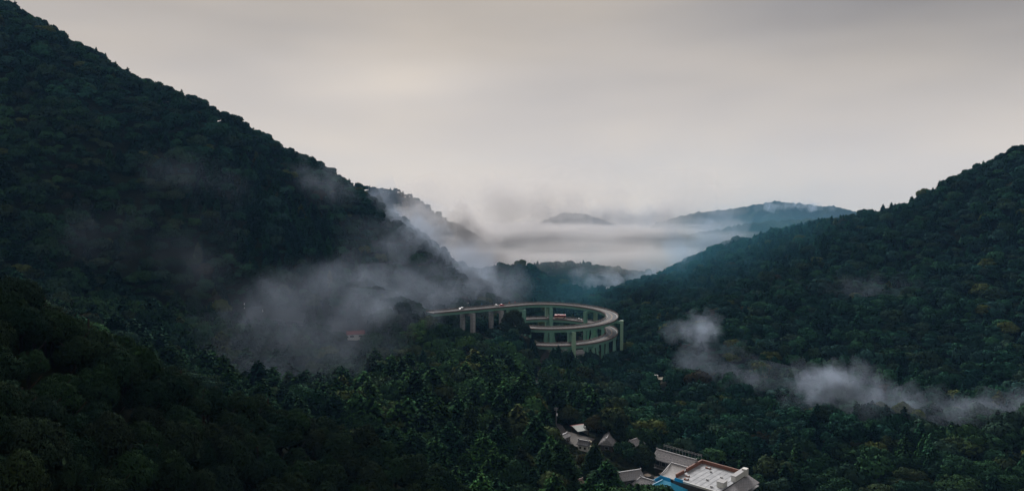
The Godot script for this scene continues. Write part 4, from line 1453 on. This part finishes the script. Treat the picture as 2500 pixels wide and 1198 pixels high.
		for q in 2:
			part("valance", faces_mesh(bx(0, 2.2, (q * 2 - 1) * 1.35, 1.1, 0.16, 0.03)), mat("parasol_cloth", lin(0.66, 0.55, 0.47), 0.85), o)
	structure("terrace", ground_strip([Vector2(52, -270), Vector2(63, -262)], 8.0, 0.12), noise_mat("terrace_boards", lin(0.05, 0.045, 0.045), lin(0.09, 0.085, 0.08), 0.3))
	o = thing("stone_lantern", "tall pale stone lantern at the edge of the yard", "lantern", g.call(33.4, -288.0))
	var stone := mat("pale_stone", lin(0.55, 0.50, 0.36), 0.9)
	part("base", faces_mesh(bx(0, 0.2, 0, 1.1, 0.6, 1.1)), stone, o)
	part("shaft", faces_mesh(bx(0, 1.1, 0, 0.5, 1.4, 0.5)), stone, o)
	part("light_box", faces_mesh(bx(0, 2.1, 0, 0.9, 0.7, 0.9)), stone, o)
	part("cap", faces_mesh(roof_faces(-0.75, 0.75, -0.75, 0.75, 2.46, 3.0, 0.7, 0.08)), stone, o)
	# antennas on the far mountain
	for k in 2:
		o = pole("mast", ["left radio mast on the far mountain summit", "right radio mast on the far mountain summit"][k], Vector3(1012 + k * 22, 138, -2600), 14.0, grey, 1, "mast")
		o.scale = Vector3.ONE * 1.0

func build_mist():
	mist("mist_bank", "broad pale sea of mist filling the valley beyond the bridge", [Vector3(60, 18, -1090), Vector3(80, 34, -1300), Vector3(130, 48, -1650), Vector3(190, 56, -2150)], Vector3(165, 6, 60), 130.0, 0.28, 200, 1, Color(0.99, 0.98, 0.99), 0.17)
	mist("mist_bank", "faint mist melting into the sky around the distant hilltop", [Vector3(80, 70, -2750), Vector3(420, 74, -2750), Vector3(640, 66, -2700)], Vector3(100, 16, 30), 62.0, 1.3, 120, 33, Color(0.99, 0.98, 0.99))
	mist("mist_bank", "pale ragged edge of mist curling over the end of the right ridge", [Vector3(255, 97, -820), Vector3(237, 75, -815), Vector3(211, 52, -800), Vector3(221, 66, -900)], Vector3(12, 9, 16), 24.0, 0.5, 56, 11)
	mist("mist_bank", "pale mist drifting along the crest of the left mountain towards the bridge", [Vector3(-126, 119, -670), Vector3(-106, 95, -668), Vector3(-76, 73, -668), Vector3(-40, 53, -665), Vector3(-12, 39, -660)], Vector3(13, 10, 12), 26.0, 0.75, 90, 2)
	mist("mist_bank", "low mist lying in the valley around the distant village", [Vector3(83, 8, -980), Vector3(144, 10, -960), Vector3(190, 11, -900), Vector3(207, 32, -860)], Vector3(14, 6, 20), 20.0, 0.5, 60, 15)
	mist("mist_bank", "wide thin veil of mist over the left hillside between road and viaduct", [Vector3(-157, 50, -400), Vector3(-127, 50, -430), Vector3(-97, 50, -490), Vector3(-64, 51, -560)], Vector3(20, 11, 18), 36.0, 0.1, 36, 46)
	mist("mist_wisp", "grey streak of mist rising up the hillside above the road", [Vector3(-154, 42, -370), Vector3(-151, 53, -410), Vector3(-144, 63, -435), Vector3(-126, 68, -465)], Vector3(7, 5, 9), 17.0, 0.14, 40, 3)
	mist("mist_wisp", "tall grey veil of mist climbing the flank left of the viaduct", [Vector3(-96, 32, -430), Vector3(-94, 47, -490), Vector3(-98, 67, -570), Vector3(-115, 96, -640)], Vector3(11, 9, 12), 22.0, 0.2, 45, 41)
	mist("mist_wisp", "soft grey mist at the foot of the mountain behind the viaduct", [Vector3(-79, 39, -545), Vector3(-60, 44, -590), Vector3(-31, 42, -650)], Vector3(12, 6, 14), 20.0, 0.3, 36, 42)
	mist("mist_wisp", "pale veil of mist over the trees beside the red roofed house", [Vector3(-121, 37, -445), Vector3(-97, 37, -460), Vector3(-76, 35, -468), Vector3(-65, 36, -470)], Vector3(10, 5, 10), 17.0, 0.16, 42, 43)
	mist("mist_wisp", "thin grey mist over the layered trees below the red roofed house", [Vector3(-140, 40, -345), Vector3(-120, 41, -375), Vector3(-95, 34, -405)], Vector3(12, 6, 11), 22.0, 0.1, 40, 4)
	mist("mist_wisp", "thin grey mist in the hollow behind the foreground spur", [Vector3(-120, 33, -315), Vector3(-102, 33, -330), Vector3(-80, 34, -355)], Vector3(10, 5, 9), 20.0, 0.07, 34, 44)
	mist("mist_wisp", "faint wisp of mist hanging high on the left mountain slope", [Vector3(-181, 143, -585), Vector3(-163, 129, -580), Vector3(-149, 140, -610)], Vector3(7, 7, 8), 14.0, 0.08, 60, 7)
	mist("mist_wisp", "thin veil of mist in the middle of the left mountain face", [Vector3(-231, 141, -440), Vector3(-215, 137, -450), Vector3(-197, 126, -465)], Vector3(8, 6, 8), 16.0, 0.036, 50, 8)
	mist("mist_wisp", "thin veil of mist low on the left mountain face above the road", [Vector3(-230, 98, -355), Vector3(-219, 104, -385), Vector3(-190, 85, -390), Vector3(-175, 79, -400)], Vector3(9, 6, 9), 17.0, 0.04, 60, 9)
	mist("mist_wisp", "compact white puff of mist low on the right mountainside", [Vector3(150, 22, -345), Vector3(157, 27, -347), Vector3(165, 28, -350), Vector3(175, 22, -347)], Vector3(4.4, 3.4, 6), 8.5, 0.56, 84, 5)
	mist("mist_wisp", "grey wisp trailing to the right below the compact white puff", [Vector3(171, 29, -340), Vector3(183, 23, -332), Vector3(194, 17, -325), Vector3(203, 13, -320)], Vector3(4.5, 3.2, 6), 9.0, 0.3, 50, 6)
	mist("mist_wisp", "small pale wisp of mist at the far right edge of the valley", [Vector3(197, 29, -300), Vector3(213, 26, -300), Vector3(232, 25, -300)], Vector3(5, 2.6, 6), 9.0, 0.2, 40, 10)
	mist("mist_wisp", "thin ragged mist joining the right hand wisps along the gully", [Vector3(151, 13, -350), Vector3(175, 16, -320), Vector3(206, 19, -300)], Vector3(9, 4.5, 8), 15.0, 0.12, 40, 45)
	mist("mist_wisp", "upright puff of mist on the right slope beside the spiral bridge", [Vector3(114, 26, -462), Vector3(128, 36, -470), Vector3(134, 29, -466), Vector3(139, 25, -466)], Vector3(4.5, 4.6, 6), 9.0, 0.27, 50, 12)
	mist("mist_wisp", "faint mist above the treetops of the gorge right of the bridge", [Vector3(122, 22, -430), Vector3(131, 17, -415), Vector3(138, 15, -385)], Vector3(8, 5, 8), 14.0, 0.16, 40, 13)
	mist("mist_wisp", "very faint veil of mist half way up the right mountainside", [Vector3(256, 55, -525), Vector3(272, 54, -520), Vector3(286, 52, -510)], Vector3(7, 4, 8), 12.0, 0.06, 40, 14)
	mist("mist_wisp", "white mist cap lying on the far mountain beneath its summit", [Vector3(916, 114, -2470), Vector3(1004, 126, -2470), Vector3(1112, 118, -2480)], Vector3(16, 4, 20), 26.0, 0.5, 36, 16)
	mist("haze_bank", "blue haze in the air of the far valley below the distant mountains", [Vector3(300, 20, -1700), Vector3(900, 20, -1800)], Vector3(250, 40, 250), 300.0, 0.165, 60, 21, Color(0.6, 0.8, 0.95))
	mist("haze_bank", "blue green haze in the valley behind the spiral bridge", [Vector3(60, 20, -740), Vector3(200, 45, -760), Vector3(280, 60, -700)], Vector3(50, 18, 50), 90.0, 0.17, 60, 22, Color(0.45, 0.8, 0.93))
	mist("mist_bank", "tall pale mist swallowing the right flank of the shoulder ridge", [Vector3(-197, 106, -1240), Vector3(-147, 88, -1230), Vector3(-88, 73, -1220), Vector3(-29, 56, -1210)], Vector3(24, 16, 9), 34.0, 1.0, 70, 35, Color(0.99, 0.98, 0.99))
	mist("mist_bank", "thin upper mist blending the sea of mist into the bright sky", [Vector3(-130, 122, -1450), Vector3(48, 132, -1600), Vector3(239, 122, -1600), Vector3(343, 109, -1400)], Vector3(70, 24, 14), 80.0, 0.5, 70, 36, Color(0.99, 0.98, 0.99))
